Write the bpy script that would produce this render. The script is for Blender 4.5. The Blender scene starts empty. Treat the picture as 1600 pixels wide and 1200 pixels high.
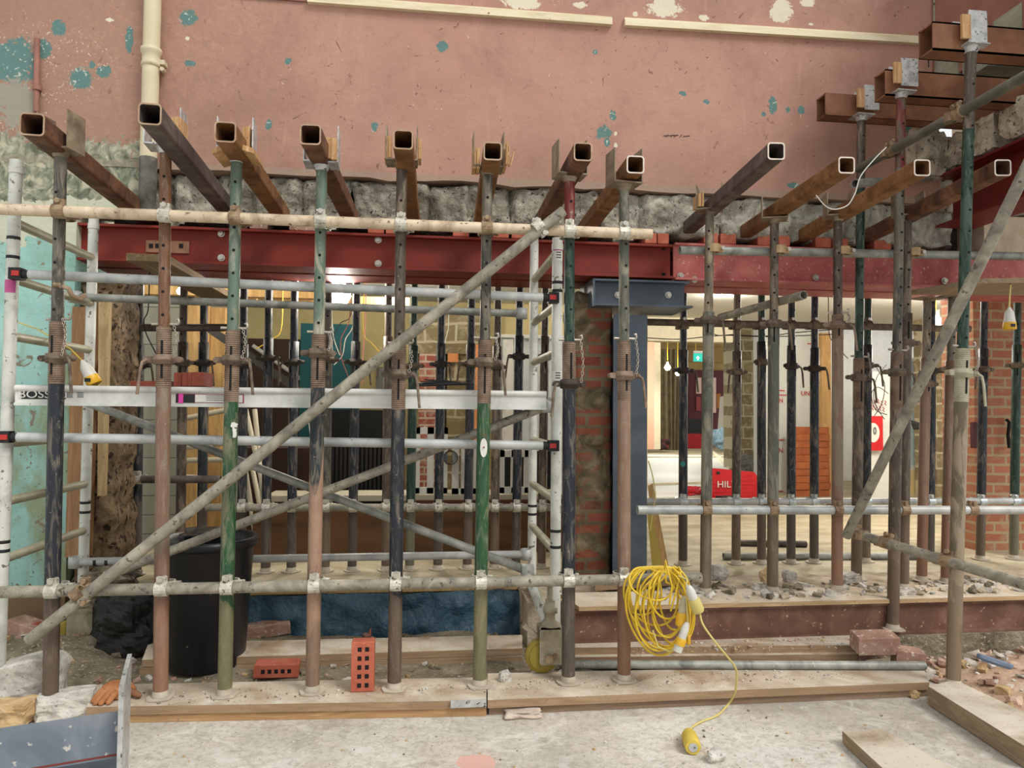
import bpy, math, random
from mathutils import Vector, Matrix, noise, Quaternion
R = random.Random(7)
S = bpy.context.scene
V = Vector
# ------------------------------------------------------------------ camera
FPX = 1120.0; YAW = math.atan(134/1120); PIT = math.atan(41/1120); ROL = .0085
CAM = V((0, 0, 1.3))
fw = V((math.sin(YAW)*math.cos(PIT), math.cos(YAW)*math.cos(PIT), math.sin(PIT)))
r0 = V((math.cos(YAW), -math.sin(YAW), 0)); u0 = r0.cross(fw)
rt = math.cos(ROL)*r0 + math.sin(ROL)*u0; up = -math.sin(ROL)*r0 + math.cos(ROL)*u0
cam = bpy.data.cameras.new('camera'); camo = bpy.data.objects.new('camera', cam); S.collection.objects.link(camo)
cam.sensor_width = 36; cam.lens = 36*FPX/1600; cam.clip_start = .05; cam.clip_end = 200
camo.matrix_world = Matrix.Translation(CAM) @ Matrix((rt, up, -fw)).transposed().to_4x4()
S.camera = camo
S.view_settings.view_transform = 'Standard'; S.view_settings.look = 'None'; S.view_settings.gamma = 1
S.view_settings.use_curve_mapping = False; S.view_settings.exposure = .42
# ------------------------------------------------------------------ light
w = bpy.data.worlds.new('sky'); S.world = w; w.use_nodes = True
bg = w.node_tree.nodes['Background']; bg.inputs[0].default_value = (.97, .985, 1, 1); bg.inputs[1].default_value = .70
sun = bpy.data.lights.new('sun', 'SUN'); sun.energy = 1.7; sun.angle = math.radians(22); sun.color = (1, .97, .93)
so = bpy.data.objects.new('sun', sun); S.collection.objects.link(so)
so.rotation_euler = V((-.75, .8, -1.25)).to_track_quat('-Z', 'Y').to_euler()

def lamp(loc, e, col=(1, .965, .9), r=.06):
    l = bpy.data.lights.new('bulb_light', 'POINT'); l.energy = e; l.color = col; l.shadow_soft_size = r
    o = bpy.data.objects.new('bulb_light', l); S.collection.objects.link(o); o.location = loc
# ------------------------------------------------------------------ pixel to place
def ray(x, y): return fw*FPX + rt*(x-800) - up*(y-600)
def at(x, y, Y): d = ray(x, y); return CAM + d*(Y/d.y)
def az(x, y, z): d = ray(x, y); return CAM + d*((z-1.3)/d.z)
def ax_(x, y, X): d = ray(x, y); return CAM + d*(X/d.x)
# ------------------------------------------------------------------ mesh builder
WM = {}
class MB:
    def __init__(s, M=None): s.v = []; s.f = []; s.m = []; s.s = []; s.M = M
    def add(s, vs, fs, mi=0, sm=False):
        b = len(s.v)
        for v in vs: s.v.append(s.M @ V(v) if s.M else V(v))
        for f in fs: s.f.append([b+i for i in f]); s.m.append(mi); s.s.append(sm)
        return s
    def box(s, c, d, rot=None, mi=0):
        c = V(c); q = rot.to_matrix() if rot is not None and hasattr(rot, 'to_matrix') else rot
        vs = []
        for k in range(8):
            p = V(((k & 1)-.5, (k >> 1 & 1)-.5, (k >> 2 & 1)-.5)); p = V((p.x*d[0], p.y*d[1], p.z*d[2]))
            vs.append(c + (q @ p if q else p))
        return s.add(vs, [(0,2,3,1),(4,5,7,6),(0,1,5,4),(2,6,7,3),(0,4,6,2),(1,3,7,5)], mi)
    def b2(s, a, b, mi=0):
        a, b = V(a), V(b); return s.box((a+b)/2, [abs(b[i]-a[i]) for i in range(3)], None, mi)
    def hexa(s, t, th=None, bot=None, mi=0):       # four top corners in order, thickness down or explicit bottom
        t = [V(p) for p in t]; bt = [p-V((0, 0, th)) for p in t] if bot is None else [V(p) for p in bot]
        return s.add(t+bt, [(0,1,2,3),(7,6,5,4),(0,4,5,1),(1,5,6,2),(2,6,7,3),(3,7,4,0)], mi)
    def tube(s, a, b, r, seg=14, ri=None, mi=0, r2=None, cap=True):
        a, b = V(a), V(b); z = (b-a).normalized(); x = z.orthogonal().normalized(); y = z.cross(x); r2 = r2 or r
        c = [(math.cos(2*math.pi*i/seg), math.sin(2*math.pi*i/seg)) for i in range(seg)]
        vs = [a+(x*p+y*q)*r for p, q in c]+[b+(x*p+y*q)*r2 for p, q in c]
        n = seg; s.add(vs, [(i, (i+1) % n, n+(i+1) % n, n+i) for i in range(n)], mi, True)
        if ri:
            vs = [a+(x*p+y*q)*r for p, q in c]+[a+(x*p+y*q)*ri for p, q in c]+[b+(x*p+y*q)*r for p, q in c]+[b+(x*p+y*q)*ri for p, q in c]
            s.add(vs, [((i+1) % n, i, n+i, n+(i+1) % n) for i in range(n)]+[(2*n+i, 2*n+(i+1) % n, 3*n+(i+1) % n, 3*n+i) for i in range(n)], mi)
            s.add([vs[n+i] for i in range(n)]+[vs[3*n+i] for i in range(n)], [((i+1) % n, i, n+i, n+(i+1) % n) for i in range(n)], mi, True)
        elif cap:
            s.add(vs, [list(range(n))[::-1], list(range(n, 2*n))], mi)
        return s
    def path(s, pts, r, seg=8, closed=False, mi=0):
        pts = [V(p) for p in pts]; n = len(pts); vs = []; ref = None
        for i, p in enumerate(pts):
            t = (pts[(i+1) % n]-pts[i-1]) if closed else pts[min(i+1, n-1)]-pts[max(i-1, 0)]
            t.normalize()
            if ref is None: ref = t.orthogonal().normalized()
            x = (ref - t*ref.dot(t)); x = x.normalized() if x.length > 1e-6 else t.orthogonal().normalized(); ref = x; y = t.cross(x)
            rr = r[i] if isinstance(r, (list, tuple)) else r
            vs += [p+(x*math.cos(2*math.pi*k/seg)+y*math.sin(2*math.pi*k/seg))*rr for k in range(seg)]
        fs = []
        for i in range(n if closed else n-1):
            j = (i+1) % n
            fs += [(i*seg+k, i*seg+(k+1) % seg, j*seg+(k+1) % seg, j*seg+k) for k in range(seg)]
        s.add(vs, fs, mi, True)
        if not closed: s.add(vs[:seg]+vs[-seg:], [list(range(seg))[::-1], list(range(seg, 2*seg))], mi)
        return s
    def lathe(s, prof, o=(0, 0, 0), z=(0, 0, 1), seg=16, mi=0, sm=True, close=False):
        o = V(o); z = V(z).normalized(); x = z.orthogonal().normalized() if abs(z.z) < .99 else V((1, 0, 0)); y = z.cross(x)
        vs = []
        for (r, h) in prof: vs += [o+z*h+(x*math.cos(2*math.pi*k/seg)+y*math.sin(2*math.pi*k/seg))*r for k in range(seg)]
        n = len(prof); fs = []
        for i in range(n if close else n-1):
            j = (i+1) % n
            fs += [(i*seg+k, i*seg+(k+1) % seg, j*seg+(k+1) % seg, j*seg+k) for k in range(seg)]
        s.add(vs, fs, mi, sm)
        if not close: s.add(vs[:seg]+vs[-seg:], [list(range(seg))[::-1], list(range(seg, 2*seg))], mi)
        return s
    def prism(s, poly, a, b, x=(1, 0, 0), y=(0, 0, 1), mi=0):   # polygon in plane (x,y) swept from a to b
        a, b, x, y = V(a), V(b), V(x), V(y); n = len(poly)
        vs = [a+x*p+y*q for p, q in poly]+[b+x*p+y*q for p, q in poly]
        return s.add(vs, [list(range(n))[::-1], list(range(n, 2*n))]+[(i, (i+1) % n, n+(i+1) % n, n+i) for i in range(n)], mi)
    def rock(s, c, d, seed=0, sub=2, rough=.3, rot=None, mi=0, smooth=False, cube=.5):
        n = 2**sub+1; c = V(c); vs = {}; fs = []; out = []
        def idx(p):
            k = tuple(round(q, 4) for q in p)
            if k not in vs: vs[k] = len(out); out.append(V(p))
            return vs[k]
        for ax in range(3):
            for sg in (-1, 1):
                g = [[None]*n for _ in range(n)]
                for i in range(n):
                    for j in range(n):
                        p = [0, 0, 0]; p[ax] = sg; p[(ax+1) % 3] = -1+2*i/(n-1); p[(ax+2) % 3] = -1+2*j/(n-1); g[i][j] = idx(p)
                for i in range(n-1):
                    for j in range(n-1):
                        q = [g[i][j], g[i+1][j], g[i+1][j+1], g[i][j+1]]; fs.append(q if sg > 0 else q[::-1])
        m = rot.to_matrix() if rot is not None else Matrix.Identity(3); o = V((seed*7.3, seed*3.1, seed*1.7)); res = []
        for p in out:
            sp = p.normalized(); q = p*cube*.62 + sp*(1-cube)*.85
            k = 1+rough*(noise.noise(sp*1.3+o)*1.2+noise.noise(sp*3.1+o)*.5+noise.noise(sp*7+o)*.2)
            q = q*k; res.append(c+m @ V((q.x*d[0], q.y*d[1], q.z*d[2])))
        return s.add(res, fs, mi, smooth)
    def rough(s, a, b, amp, sc, seed=0, step=.03, axis='y', joints=None, jd=.05, mi=0, edge=.02, back=.3):
        # masonry face looking to -Y between corners a and b, with broken relief; joints = x positions of gaps
        a, b = V(a), V(b); nx = max(2, int((b.x-a.x)/step)); nz = max(2, int((b.z-a.z)/step)); vs = []; fs = []
        js = sorted(joints or [])
        for j in range(nz+1):
            for i in range(nx+1):
                u, v = i/nx, j/nz; x = a.x+(b.x-a.x)*u; z = a.z+(b.z-a.z)*v; q = V((x*sc, z*sc*1.3, seed))
                k = sum(1 for t_ in js if t_ < x); y = a.y+amp*noise.noise(q)+amp*.45*noise.noise(q*3.1)+amp*.2*noise.noise(q*8.3)+(amp*1.1*noise.noise(V((k*3.7+.5, seed, .3))))
                if js:
                    d_ = min(abs(t_-x) for t_ in js); y += jd*max(0, 1-d_/(step*1.3))
                if j in (0, nz): z += edge*noise.noise(V((x*9, j, seed))); y += .02
                if i in (0, nx): x += edge*noise.noise(V((z*7, i, seed+3))); y += .02
                vs.append((x, y, z))
        for j in range(nz):
            for i in range(nx): q = j*(nx+1)+i; fs.append((q, q+1, q+nx+2, q+nx+1))
        n = len(vs); vs2 = [(x, a.y+back, z) for x, y, z in vs]
        per = [i for i in range(nx)]+[nx+j*(nx+1) for j in range(nz)]+[nz*(nx+1)+nx-i for i in range(nx)]+[(nz-j)*(nx+1) for j in range(nz)]
        m = len(per); ring = [vs2[p] for p in per]; s.add(vs+ring, fs, mi, True)
        b0 = len(s.v)-len(ring)-n
        for i in range(m):
            p, q = per[i], per[(i+1) % m]; s.f.append([b0+q, b0+p, b0+n+i, b0+n+(i+1) % m]); s.m.append(mi); s.s.append(False)
        s.f.append([b0+n+i for i in range(m)]); s.m.append(mi); s.s.append(False)
        return s
    def build(s, name, mats, parent=None, origin=None, **tags):
        me = bpy.data.meshes.new(name)
        if parent is not None: inv = WM[parent.name].inverted(); vs = [inv @ v for v in s.v]; loc = None
        else:
            if origin is None:
                xs = [v.x for v in s.v]; ys = [v.y for v in s.v]; zs = [v.z for v in s.v]
                origin = V(((min(xs)+max(xs))/2, (min(ys)+max(ys))/2, min(zs)))
            origin = V(origin); vs = [v-origin for v in s.v]; loc = origin
        me.from_pydata([tuple(v) for v in vs], [], s.f)
        if not isinstance(mats, (list, tuple)): mats = [mats]
        for m in mats: me.materials.append(m)
        me.polygons.foreach_set('material_index', s.m); me.polygons.foreach_set('use_smooth', s.s); me.update()
        o = bpy.data.objects.new(name, me); S.collection.objects.link(o)
        if parent is not None: o.parent = parent; WM[o.name] = WM[parent.name]
        else: o.location = loc; WM[o.name] = Matrix.Translation(loc)
        for k, v in tags.items(): o[k] = v
        return o
def thing(name, label, cat, loc, group=None, rot=None):
    o = bpy.data.objects.new(name, None); S.collection.objects.link(o); o.empty_display_size = .1
    M = Matrix.Translation(V(loc)) @ (rot.to_matrix().to_4x4() if rot else Matrix.Identity(4))
    o.matrix_world = M; WM[o.name] = M; o['label'] = label; o['category'] = cat
    if group: o['group'] = group
    return o
def one(mb, name, mats, label, cat, group=None, **k):
    if group: k['group'] = group
    return mb.build(name, mats, None, label=label, category=cat, **k)
def struct(mb, name, mats, origin=(0, 0, 0)): return mb.build(name, mats, None, origin, kind='structure')
# ------------------------------------------------------------------ materials
def lin(c): return tuple(((x/255)/12.92 if x/255 <= .04045 else ((x/255+.055)/1.055)**2.4) for x in c[:3])+(1,)
class NT:
    def __init__(s, name):
        s.m = bpy.data.materials.new(name); s.m.use_nodes = True; s.t = s.m.node_tree; s.b = s.t.nodes['Principled BSDF']
        tc = s.t.nodes.new('ShaderNodeTexCoord'); oi = s.t.nodes.new('ShaderNodeObjectInfo')
        s.raw = tc.outputs['Object']; mu = s.n('ShaderNodeVectorMath', op='ADD'); k = s.n('ShaderNodeMath', op='MULTIPLY'); k.inputs[1].default_value = 37
        s.l(oi.outputs['Random'], k.inputs[0]); s.l(tc.outputs['Object'], mu.inputs[0]); s.l(k.outputs[0], mu.inputs[1]); s.co = mu.outputs[0]
    def n(s, t, op=None):
        x = s.t.nodes.new(t)
        if op: x.operation = op
        return x
    def l(s, a, b): s.t.links.new(a, b)
    def noise(s, sc, det=4, dist=0, vec=None, stretch=None, rough=.6):
        x = s.n('ShaderNodeTexNoise'); x.inputs['Scale'].default_value = sc; x.inputs['Detail'].default_value = det
        x.inputs['Distortion'].default_value = dist; x.inputs['Roughness'].default_value = rough
        v = vec or s.co
        if stretch:
            m = s.n('ShaderNodeVectorMath', op='MULTIPLY'); m.inputs[1].default_value = stretch; s.l(v, m.inputs[0]); v = m.outputs[0]
        s.l(v, x.inputs['Vector']); return x.outputs['Fac']
    def ramp(s, f, stops, const=False):
        x = s.n('ShaderNodeValToRGB'); e = x.color_ramp.elements
        while len(e) < len(stops): e.new(.5)
        for i, (p, c) in enumerate(stops): e[i].position = p; e[i].color = c if len(c) == 4 else lin(c)
        if const: x.color_ramp.interpolation = 'CONSTANT'
        s.l(f, x.inputs[0]); return x.outputs[0]
    def mask(s, f, a, b): return s.ramp(f, [(a, (0, 0, 0, 1)), (b, (1, 1, 1, 1))])
    def mix(s, f, a, b, mode='MIX'):
        x = s.n('ShaderNodeMix'); x.data_type = 'RGBA'; x.blend_type = mode
        if isinstance(f, (int, float)): x.inputs[0].default_value = f
        else: s.l(f, x.inputs[0])
        for i, c in ((6, a), (7, b)):
            if isinstance(c, tuple): x.inputs[i].default_value = c if len(c) == 4 else lin(c)
            else: s.l(c, x.inputs[i])
        return x.outputs[2]
    def math(s, op, a, b=0):
        x = s.n('ShaderNodeMath', op=op)
        for i, c in ((0, a), (1, b)):
            if isinstance(c, (int, float)): x.inputs[i].default_value = c
            else: s.l(c, x.inputs[i])
        return x.outputs[0]
    def up(s):
        g = s.n('ShaderNodeNewGeometry'); x = s.n('ShaderNodeSeparateXYZ'); s.l(g.outputs['True Normal'], x.inputs[0]); return x.outputs[2]
    def bump(s, f, st, d=.01):
        x = s.n('ShaderNodeBump'); x.inputs['Strength'].default_value = st; x.inputs['Distance'].default_value = d
        s.l(f, x.inputs['Height']); s.l(x.outputs[0], s.b.inputs['Normal'])
    def out(s, c, rough=.7, metal=0.):
        if isinstance(c, tuple): s.b.inputs['Base Color'].default_value = c if len(c) == 4 else lin(c)
        else: s.l(c, s.b.inputs['Base Color'])
        s.b.inputs['Roughness'].default_value = rough; s.b.inputs['Metallic'].default_value = metal
        return s.m
MC = {}
def mottle(name, cols, sc=8, rough=.8, metal=0, bump=.0, bsc=None, stretch=None, dist=.5, det=6, speck=None, ssc=60, sth=.62, bd=.01):
    if name in MC: return MC[name]
    t = NT(name); f = t.noise(sc, det, dist, stretch=stretch)
    n = len(cols); c = t.ramp(f, [(.3+.4*i/max(1, n-1), q) for i, q in enumerate(cols)])
    if speck: c = t.mix(t.mask(t.noise(ssc, 3, 0), sth, sth+.05), c, lin(speck))
    if bump: t.bump(t.noise(bsc or sc*3, 6, .2), bump, bd)
    MC[name] = t.out(c, rough, metal); return MC[name]
def paint(name, base, wear, amt=.5, dust=(160, 146, 126), rough=.5, sc=5, foot=(106, 88, 70), fh=.42):   # painted steel worn in long patches
    if name in MC: return MC[name]
    t = NT(name); base2 = tuple(int(x*.72) for x in base)
    c = t.mix(t.noise(14, 5), base, base2)
    c = t.mix(t.mask(t.noise(sc, 8, 1.2, stretch=(1.6, 1.6, .45)), 1-amt-.02, 1-amt+.04), c, lin(wear))
    c = t.mix(t.math('MULTIPLY', t.mask(t.noise(60, 4, .3), .66, .70), .7), c, lin(dust))
    c = t.mix(t.math('MULTIPLY', t.mask(t.noise(22, 7, 1.5, stretch=(1.5, 1.5, .3)), .5, .7), .45), c, lin(dust))
    sp = t.n('ShaderNodeSeparateXYZ'); t.l(t.raw, sp.inputs[0])   # rust and mortar stain creeping up from the foot
    zf = t.math('ADD', sp.outputs[2], t.math('MULTIPLY', t.noise(6, 6, 1.5, stretch=(1, 1, .5)), .5))
    c = t.mix(t.math('MULTIPLY', t.mask(zf, fh+.26, fh+.22) if False else t.math('LESS_THAN', zf, fh+.25), .6), c, t.mix(t.noise(30, 5), foot, tuple(min(255, int(x*1.22)) for x in foot)))
    t.bump(t.noise(80, 4), .15, .004); MC[name] = t.out(c, rough, .1); return MC[name]
def flat(name, c, rough=.6, metal=0, emit=0):
    if name in MC: return MC[name]
    t = NT(name); cc = t.mix(t.noise(20, 3), c, tuple(int(x*.88) for x in c)); m = t.out(cc, rough, metal)
    if emit: t.b.inputs['Emission Color'].default_value = lin(c); t.b.inputs['Emission Strength'].default_value = emit
    MC[name] = m; return m
M_ = {}
def wood(name, a, b, stretch, speck=(120, 105, 88)):
    if name in MC: return MC[name]
    t = NT(name); f = t.noise(7, 7, 1.4, stretch=stretch); c = t.ramp(f, [(.3, a), (.55, b), (.75, tuple(int(x*.8) for x in a))])
    c = t.mix(t.math('MULTIPLY', t.mask(t.noise(4, 7, .6), .3, .62), t.mask(t.math('ADD', t.up(), t.math('MULTIPLY', t.noise(30, 4), .2)), .45, .9)), c, lin((204, 194, 176)))
    c = t.mix(t.mask(t.noise(90, 3), .64, .7), c, lin(speck)); t.bump(f, .25, .004); MC[name] = t.out(c, .85); return MC[name]
plank = wood('plank_wood', (168, 143, 112), (150, 122, 92), (.35, 5, 5))
planky = wood('plank_wood_along', (165, 146, 118), (140, 118, 92), (5, .35, 5))
pine = wood('pine_timber', (214, 178, 120), (190, 150, 95), (4, 4, .4), (150, 110, 70))
packer = wood('packer_timber', (212, 176, 128), (178, 134, 88), (6, 3, .5), (120, 80, 50))
cream = mottle('cream_painted_tube', [(150, 128, 100), (205, 184, 155), (222, 205, 176)], 9, .6, 0, .2, 40, (1, 1, 1), .9, speck=(120, 95, 75), ssc=45, sth=.64)
galv = mottle('galvanised_tube', [(100, 102, 96), (142, 144, 136), (172, 172, 162)], 7, .5, .12, .12, 60, dist=1, speck=(190, 185, 170), ssc=50, sth=.66)
galv2 = mottle('dusty_tube', [(104, 100, 88), (142, 136, 120), (176, 168, 150)], 9, .65, .15, .15, 60, dist=1, speck=(84, 78, 66), ssc=40, sth=.62)
alu = mottle('aluminium_tube', [(140, 142, 140), (178, 180, 176), (204, 205, 200)], 6, .45, .12, .08, 50, dist=.6, speck=(100, 98, 92), ssc=38, sth=.68)
aluw = mottle('white_aluminium', [(176, 178, 166), (206, 207, 196), (220, 220, 210)], 6, .5, .1, .08, 50, dist=.6, speck=(110, 106, 88), ssc=34, sth=.63)
rust = mottle('rusty_box_steel', [(66, 42, 28), (102, 68, 46), (132, 92, 64)], 6, .75, .1, .2, 50, dist=1.2, speck=(60, 34, 22), ssc=30, sth=.63)
rust2 = mottle('orange_rust_steel', [(84, 54, 28), (124, 84, 44), (152, 112, 72)], 5, .7, .1, .2, 50, dist=1.2, speck=(66, 40, 22), ssc=30, sth=.63)
rustg = mottle('dark_box_steel', [(58, 48, 44), (86, 74, 68), (116, 104, 96)], 6, .6, .2, .15, 50, dist=1.2)
rim = mottle('cut_steel_edge', [(150, 120, 92), (186, 160, 134)], 30, .6, .1)
rimw = mottle('bright_cut_edge', [(196, 180, 164), (226, 214, 200)], 30, .6, .1)
black = flat('black_void', (12, 11, 10), .9)
ironr = mottle('rusty_iron', [(72, 60, 48), (104, 90, 74), (134, 118, 98)], 20, .8, .1, .3, 70)
zinc = mottle('zinc_plate', [(150, 152, 150), (190, 192, 190), (214, 214, 210)], 16, .4, .4, speck=(90, 90, 86), ssc=60, sth=.6)
coup = mottle('pale_coupler_steel', [(150, 146, 132), (200, 196, 180), (222, 218, 204)], 24, .5, .3, .2, 80, speck=(110, 96, 78), ssc=70, sth=.6)
coupr = mottle('brown_coupler_steel', [(96, 76, 56), (140, 116, 88), (170, 148, 118)], 24, .6, .2, .2, 80)
coupz = mottle('bright_zinc_coupler', [(160, 172, 172), (196, 206, 206), (222, 230, 230)], 24, .35, .5)
thread = mottle('rusty_thread', [(94, 76, 62), (128, 106, 88), (152, 132, 112)], 14, .75, .1, .2, 80)
threadc = mottle('pale_thread', [(140, 134, 112), (176, 170, 146), (190, 184, 160)], 14, .7, .1)
chainm = mottle('chain_steel', [(150, 140, 124), (200, 192, 176)], 40, .4, .5)
redbeam = mottle('red_oxide_steel', [(104, 26, 8), (120, 31, 12), (134, 42, 22)], 2.2, .6, .1, .05, 30, dist=.8, speck=(150, 76, 56), ssc=26, sth=.74)
pinkbeam = mottle('dusty_red_steel', [(146, 62, 56), (180, 94, 88), (196, 122, 108)], 3, .6, 0, .08, 30, dist=1, speck=(200, 160, 140), ssc=50, sth=.64)
dkred = mottle('dark_red_steel', [(86, 16, 10), (104, 24, 14), (122, 38, 24)], 3, .5, .05)
slate = mottle('slate_grey_steel', [(64, 74, 84), (78, 88, 98), (96, 106, 114)], 3, .45, .1, .04, 30, dist=.6, speck=(140, 146, 150), ssc=40, sth=.72)
slate2 = mottle('slate_grey_dusty', [(88, 98, 110), (112, 122, 134), (140, 146, 150)], 3, .5, .1, .04, 30, dist=1.2, speck=(190, 188, 180), ssc=24, sth=.66)
bolt = flat('zinc_bolt', (206, 200, 186), .3, .6)
brickm = mottle('orange_brick', [(150, 74, 52), (176, 92, 68), (192, 112, 88)], 9, .85, 0, .2, 60, speck=(220, 180, 150), ssc=70, sth=.66)
brickd = mottle('dusty_brick', [(140, 104, 88), (166, 130, 112), (190, 162, 144)], 10, .9, 0, .3, 60, speck=(206, 190, 170), ssc=40, sth=.6)
brickr = mottle('red_clay_block', [(120, 54, 40), (146, 72, 54), (160, 88, 68)], 10, .85, 0, .2, 60)
stonel = mottle('granite_stone', [(160, 154, 144), (196, 190, 180), (214, 208, 198)], 18, .9, 0, .8, 26, dist=.4, speck=(140, 132, 120), ssc=90, sth=.62)
stoney = mottle('yellow_stone', [(150, 118, 76), (186, 156, 112), (206, 184, 146)], 10, .9, 0, .7, 30)
lintel = mottle('weathered_lintel_stone', [(92, 86, 72), (140, 134, 118), (184, 178, 162)], 7, .95, 0, 1, 22, dist=1.6, speck=(64, 58, 48), ssc=40, sth=.6, bd=.03)
lintel2 = mottle('light_lintel_stone', [(118, 112, 98), (168, 162, 146), (200, 194, 178)], 8, .95, 0, 1, 22, dist=1.6, speck=(84, 76, 64), ssc=40, sth=.62, bd=.03)
dirt = mottle('dirt', [(92, 84, 66), (128, 118, 96), (156, 146, 124)], 5, .95, 0, 1, 18, dist=.8, speck=(176, 160, 134), ssc=60, sth=.6, bd=.03)
bluefilm = mottle('blue_membrane', [(30, 58, 74), (42, 76, 94), (74, 104, 118)], 4, .38, 0, .9, 7, dist=1.2, speck=(120, 136, 140), ssc=40, sth=.7, bd=.05)
yel = flat('yellow_cable', (226, 190, 48), .45)
yelp = flat('pale_yellow_cable', (214, 196, 116), .5)
yplug = flat('yellow_plug_plastic', (232, 180, 40), .4)
wplug = flat('white_plug_plastic', (214, 212, 200), .45)
rubber = flat('black_band', (24, 24, 24), .6)
redpl = flat('red_clip_plastic', (196, 44, 36), .4)
whitep = flat('white_paint', (226, 224, 214), .6)
wheelm = flat('yellow_wheel', (150, 132, 44), .6)
castm = mottle('dusty_castor_steel', [(110, 102, 82), (150, 140, 116), (170, 162, 140)], 14, .7, .1, .2, 60)
# ------------------------------------------------------------------ setting: walls, floor
YW = 4.25
def wall_paint():
    t = NT('peeling_pink_paint'); t.co = t.raw
    c = t.ramp(t.noise(1.4, 7, .6), [(.3, (156, 114, 98)), (.5, (176, 132, 113)), (.72, (186, 144, 124))])
    c = t.mix(t.math('MULTIPLY', t.mask(t.noise(.9, 3, .4), .45, .7), .5), c, lin((150, 118, 98)))
    c = t.mix(t.math('MULTIPLY', t.mask(t.noise(9, 6, .5), .55, .75), .3), c, lin((140, 90, 76)))
    c = t.mix(t.math('MULTIPLY', t.mask(t.noise(16, 6, .5, stretch=(1, 1, .18)), .58, .72), .3), c, lin((204, 152, 136)))
    c = t.mix(t.math('MULTIPLY', t.mask(t.noise(6, 9, 4.5), .655, .665), .75), c, lin((112, 72, 56)))
    c = t.mix(t.mask(t.noise(17, 7, 3.5), .70, .705), c, lin((222, 204, 184)))
    nz = t.noise(18, 9, 1.2, rough=.75); nzs = t.math('MULTIPLY', t.math('SUBTRACT', nz, .5), 2.6)
    def patches(lst, extra=1.):
        cur = None
        for (x, y, rx, ry) in lst:
            p = at(x, y, YW); k = .00378*extra
            a = t.n('ShaderNodeVectorMath', op='SUBTRACT'); a.inputs[1].default_value = (p.x, YW, p.z); t.l(t.raw, a.inputs[0])
            b = t.n('ShaderNodeVectorMath', op='MULTIPLY'); b.inputs[1].default_value = (1/(rx*k), 0, 1/(ry*k)); t.l(a.outputs[0], b.inputs[0])
            d = t.n('ShaderNodeVectorMath', op='LENGTH'); t.l(b.outputs[0], d.inputs[0])
            cur = d.outputs['Value'] if cur is None else t.math('MINIMUM', cur, d.outputs['Value'])
        return t.math('ADD', cur, nzs)
    sep = t.n('ShaderNodeSeparateXYZ'); t.l(t.raw, sep.inputs[0]); X, Z = sep.outputs[0], sep.outputs[2]
    c = t.mix(t.math('MULTIPLY', t.mask(t.math('ADD', t.math('MULTIPLY', X, -.5), nzs), .3, 1.1), .6), c, lin((144, 112, 92)))
    c = t.mix(t.math('MULTIPLY', t.mask(t.math('ADD', t.math('MULTIPLY', X, .5), nzs), 1.0, 1.5), .7), c, lin((142, 96, 80)))  # browner towards the right: light falloff put into the wall colour
    # scratched region on the left
    zone = patches([(40, 110, 90, 70), (110, 100, 60, 40), (20, 200, 40, 60)], 1.2)
    scr = t.mask(t.noise(38, 5, 2.2), .62, .65); zm = t.math('SUBTRACT', 1, t.mask(zone, .8, 1.2))
    c = t.mix(t.math('MULTIPLY', scr, zm), c, lin((214, 200, 182)))
    teal = patches([(22,98,30,36),(92,44,10,11),(69,76,9,14),(127,123,17,15),(161,112,11,9),(144,101,4,5),(202,62,6,20),(294,27,14,13),(297,99,8,5),(450,95,5,5),(420,195,5,8),(691,73,9,9),(585,198,5,8),(943,207,13,12),(958,180,5,9),(948,222,5,9),(930,81,4,4),(1067,146,6,4),(1104,159,5,4),(1208,165,7,15),(1231,172,4,5),(1252,172,6,7),(1193,178,4,4),(1418,198,7,10),(1240,290,12,5)])
    tc = t.mix(t.mask(t.noise(30, 5, 1), .6, .66), (88, 122, 116), (196, 200, 184))
    c = t.mix(t.mask(teal, 1.0, .96), c, tc) if False else t.mix(t.math('LESS_THAN', teal, 1.0), c, tc)
    crm = patches([(815,4,30,10),(906,8,12,6),(1038,12,27,17),(1220,16,20,22),(1262,2,13,10),(1100,28,9,5),(993,22,4,4),(1267,38,4,2),(962,209,3,4),(962,227,3,4),(172,31,6,3),(293,60,3,3)])
    c = t.mix(t.math('LESS_THAN', crm, 1.0), c, lin((216, 206, 180)))
    # grey grime band above the broken edge
    band = t.math('ADD', t.math('MULTIPLY', Z, 2.2), t.math('MULTIPLY', nzs, .35))
    gm = t.math('LESS_THAN', band, 2.80*2.2)
    left = t.math('LESS_THAN', t.math('ADD', X, t.math('MULTIPLY', nzs, .25)), -1.62)
    gc = t.ramp(t.noise(12, 7, 1.5), [(.35, (88, 90, 70)), (.5, (136, 138, 116)), (.62, (180, 176, 150))])
    c = t.mix(t.math('MULTIPLY', gm, left), c, gc)
    gm2 = t.math('LESS_THAN', t.math('ADD', Z, t.math('MULTIPLY', nzs, .03)), 2.70)
    c = t.mix(t.math('MULTIPLY', gm2, .55), c, lin((150, 138, 118)))
    # chipped plaster greens beside the left edge
    l2 = patches([(10, 150, 30, 18), (30, 165, 20, 30)], 1.4); c = t.mix(t.math('LESS_THAN', l2, .9), c, lin((148, 142, 126)))
    t.bump(t.noise(20, 8, 1), .35, .01); return t.out(c, .75)
pinkwall = wall_paint()
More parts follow.
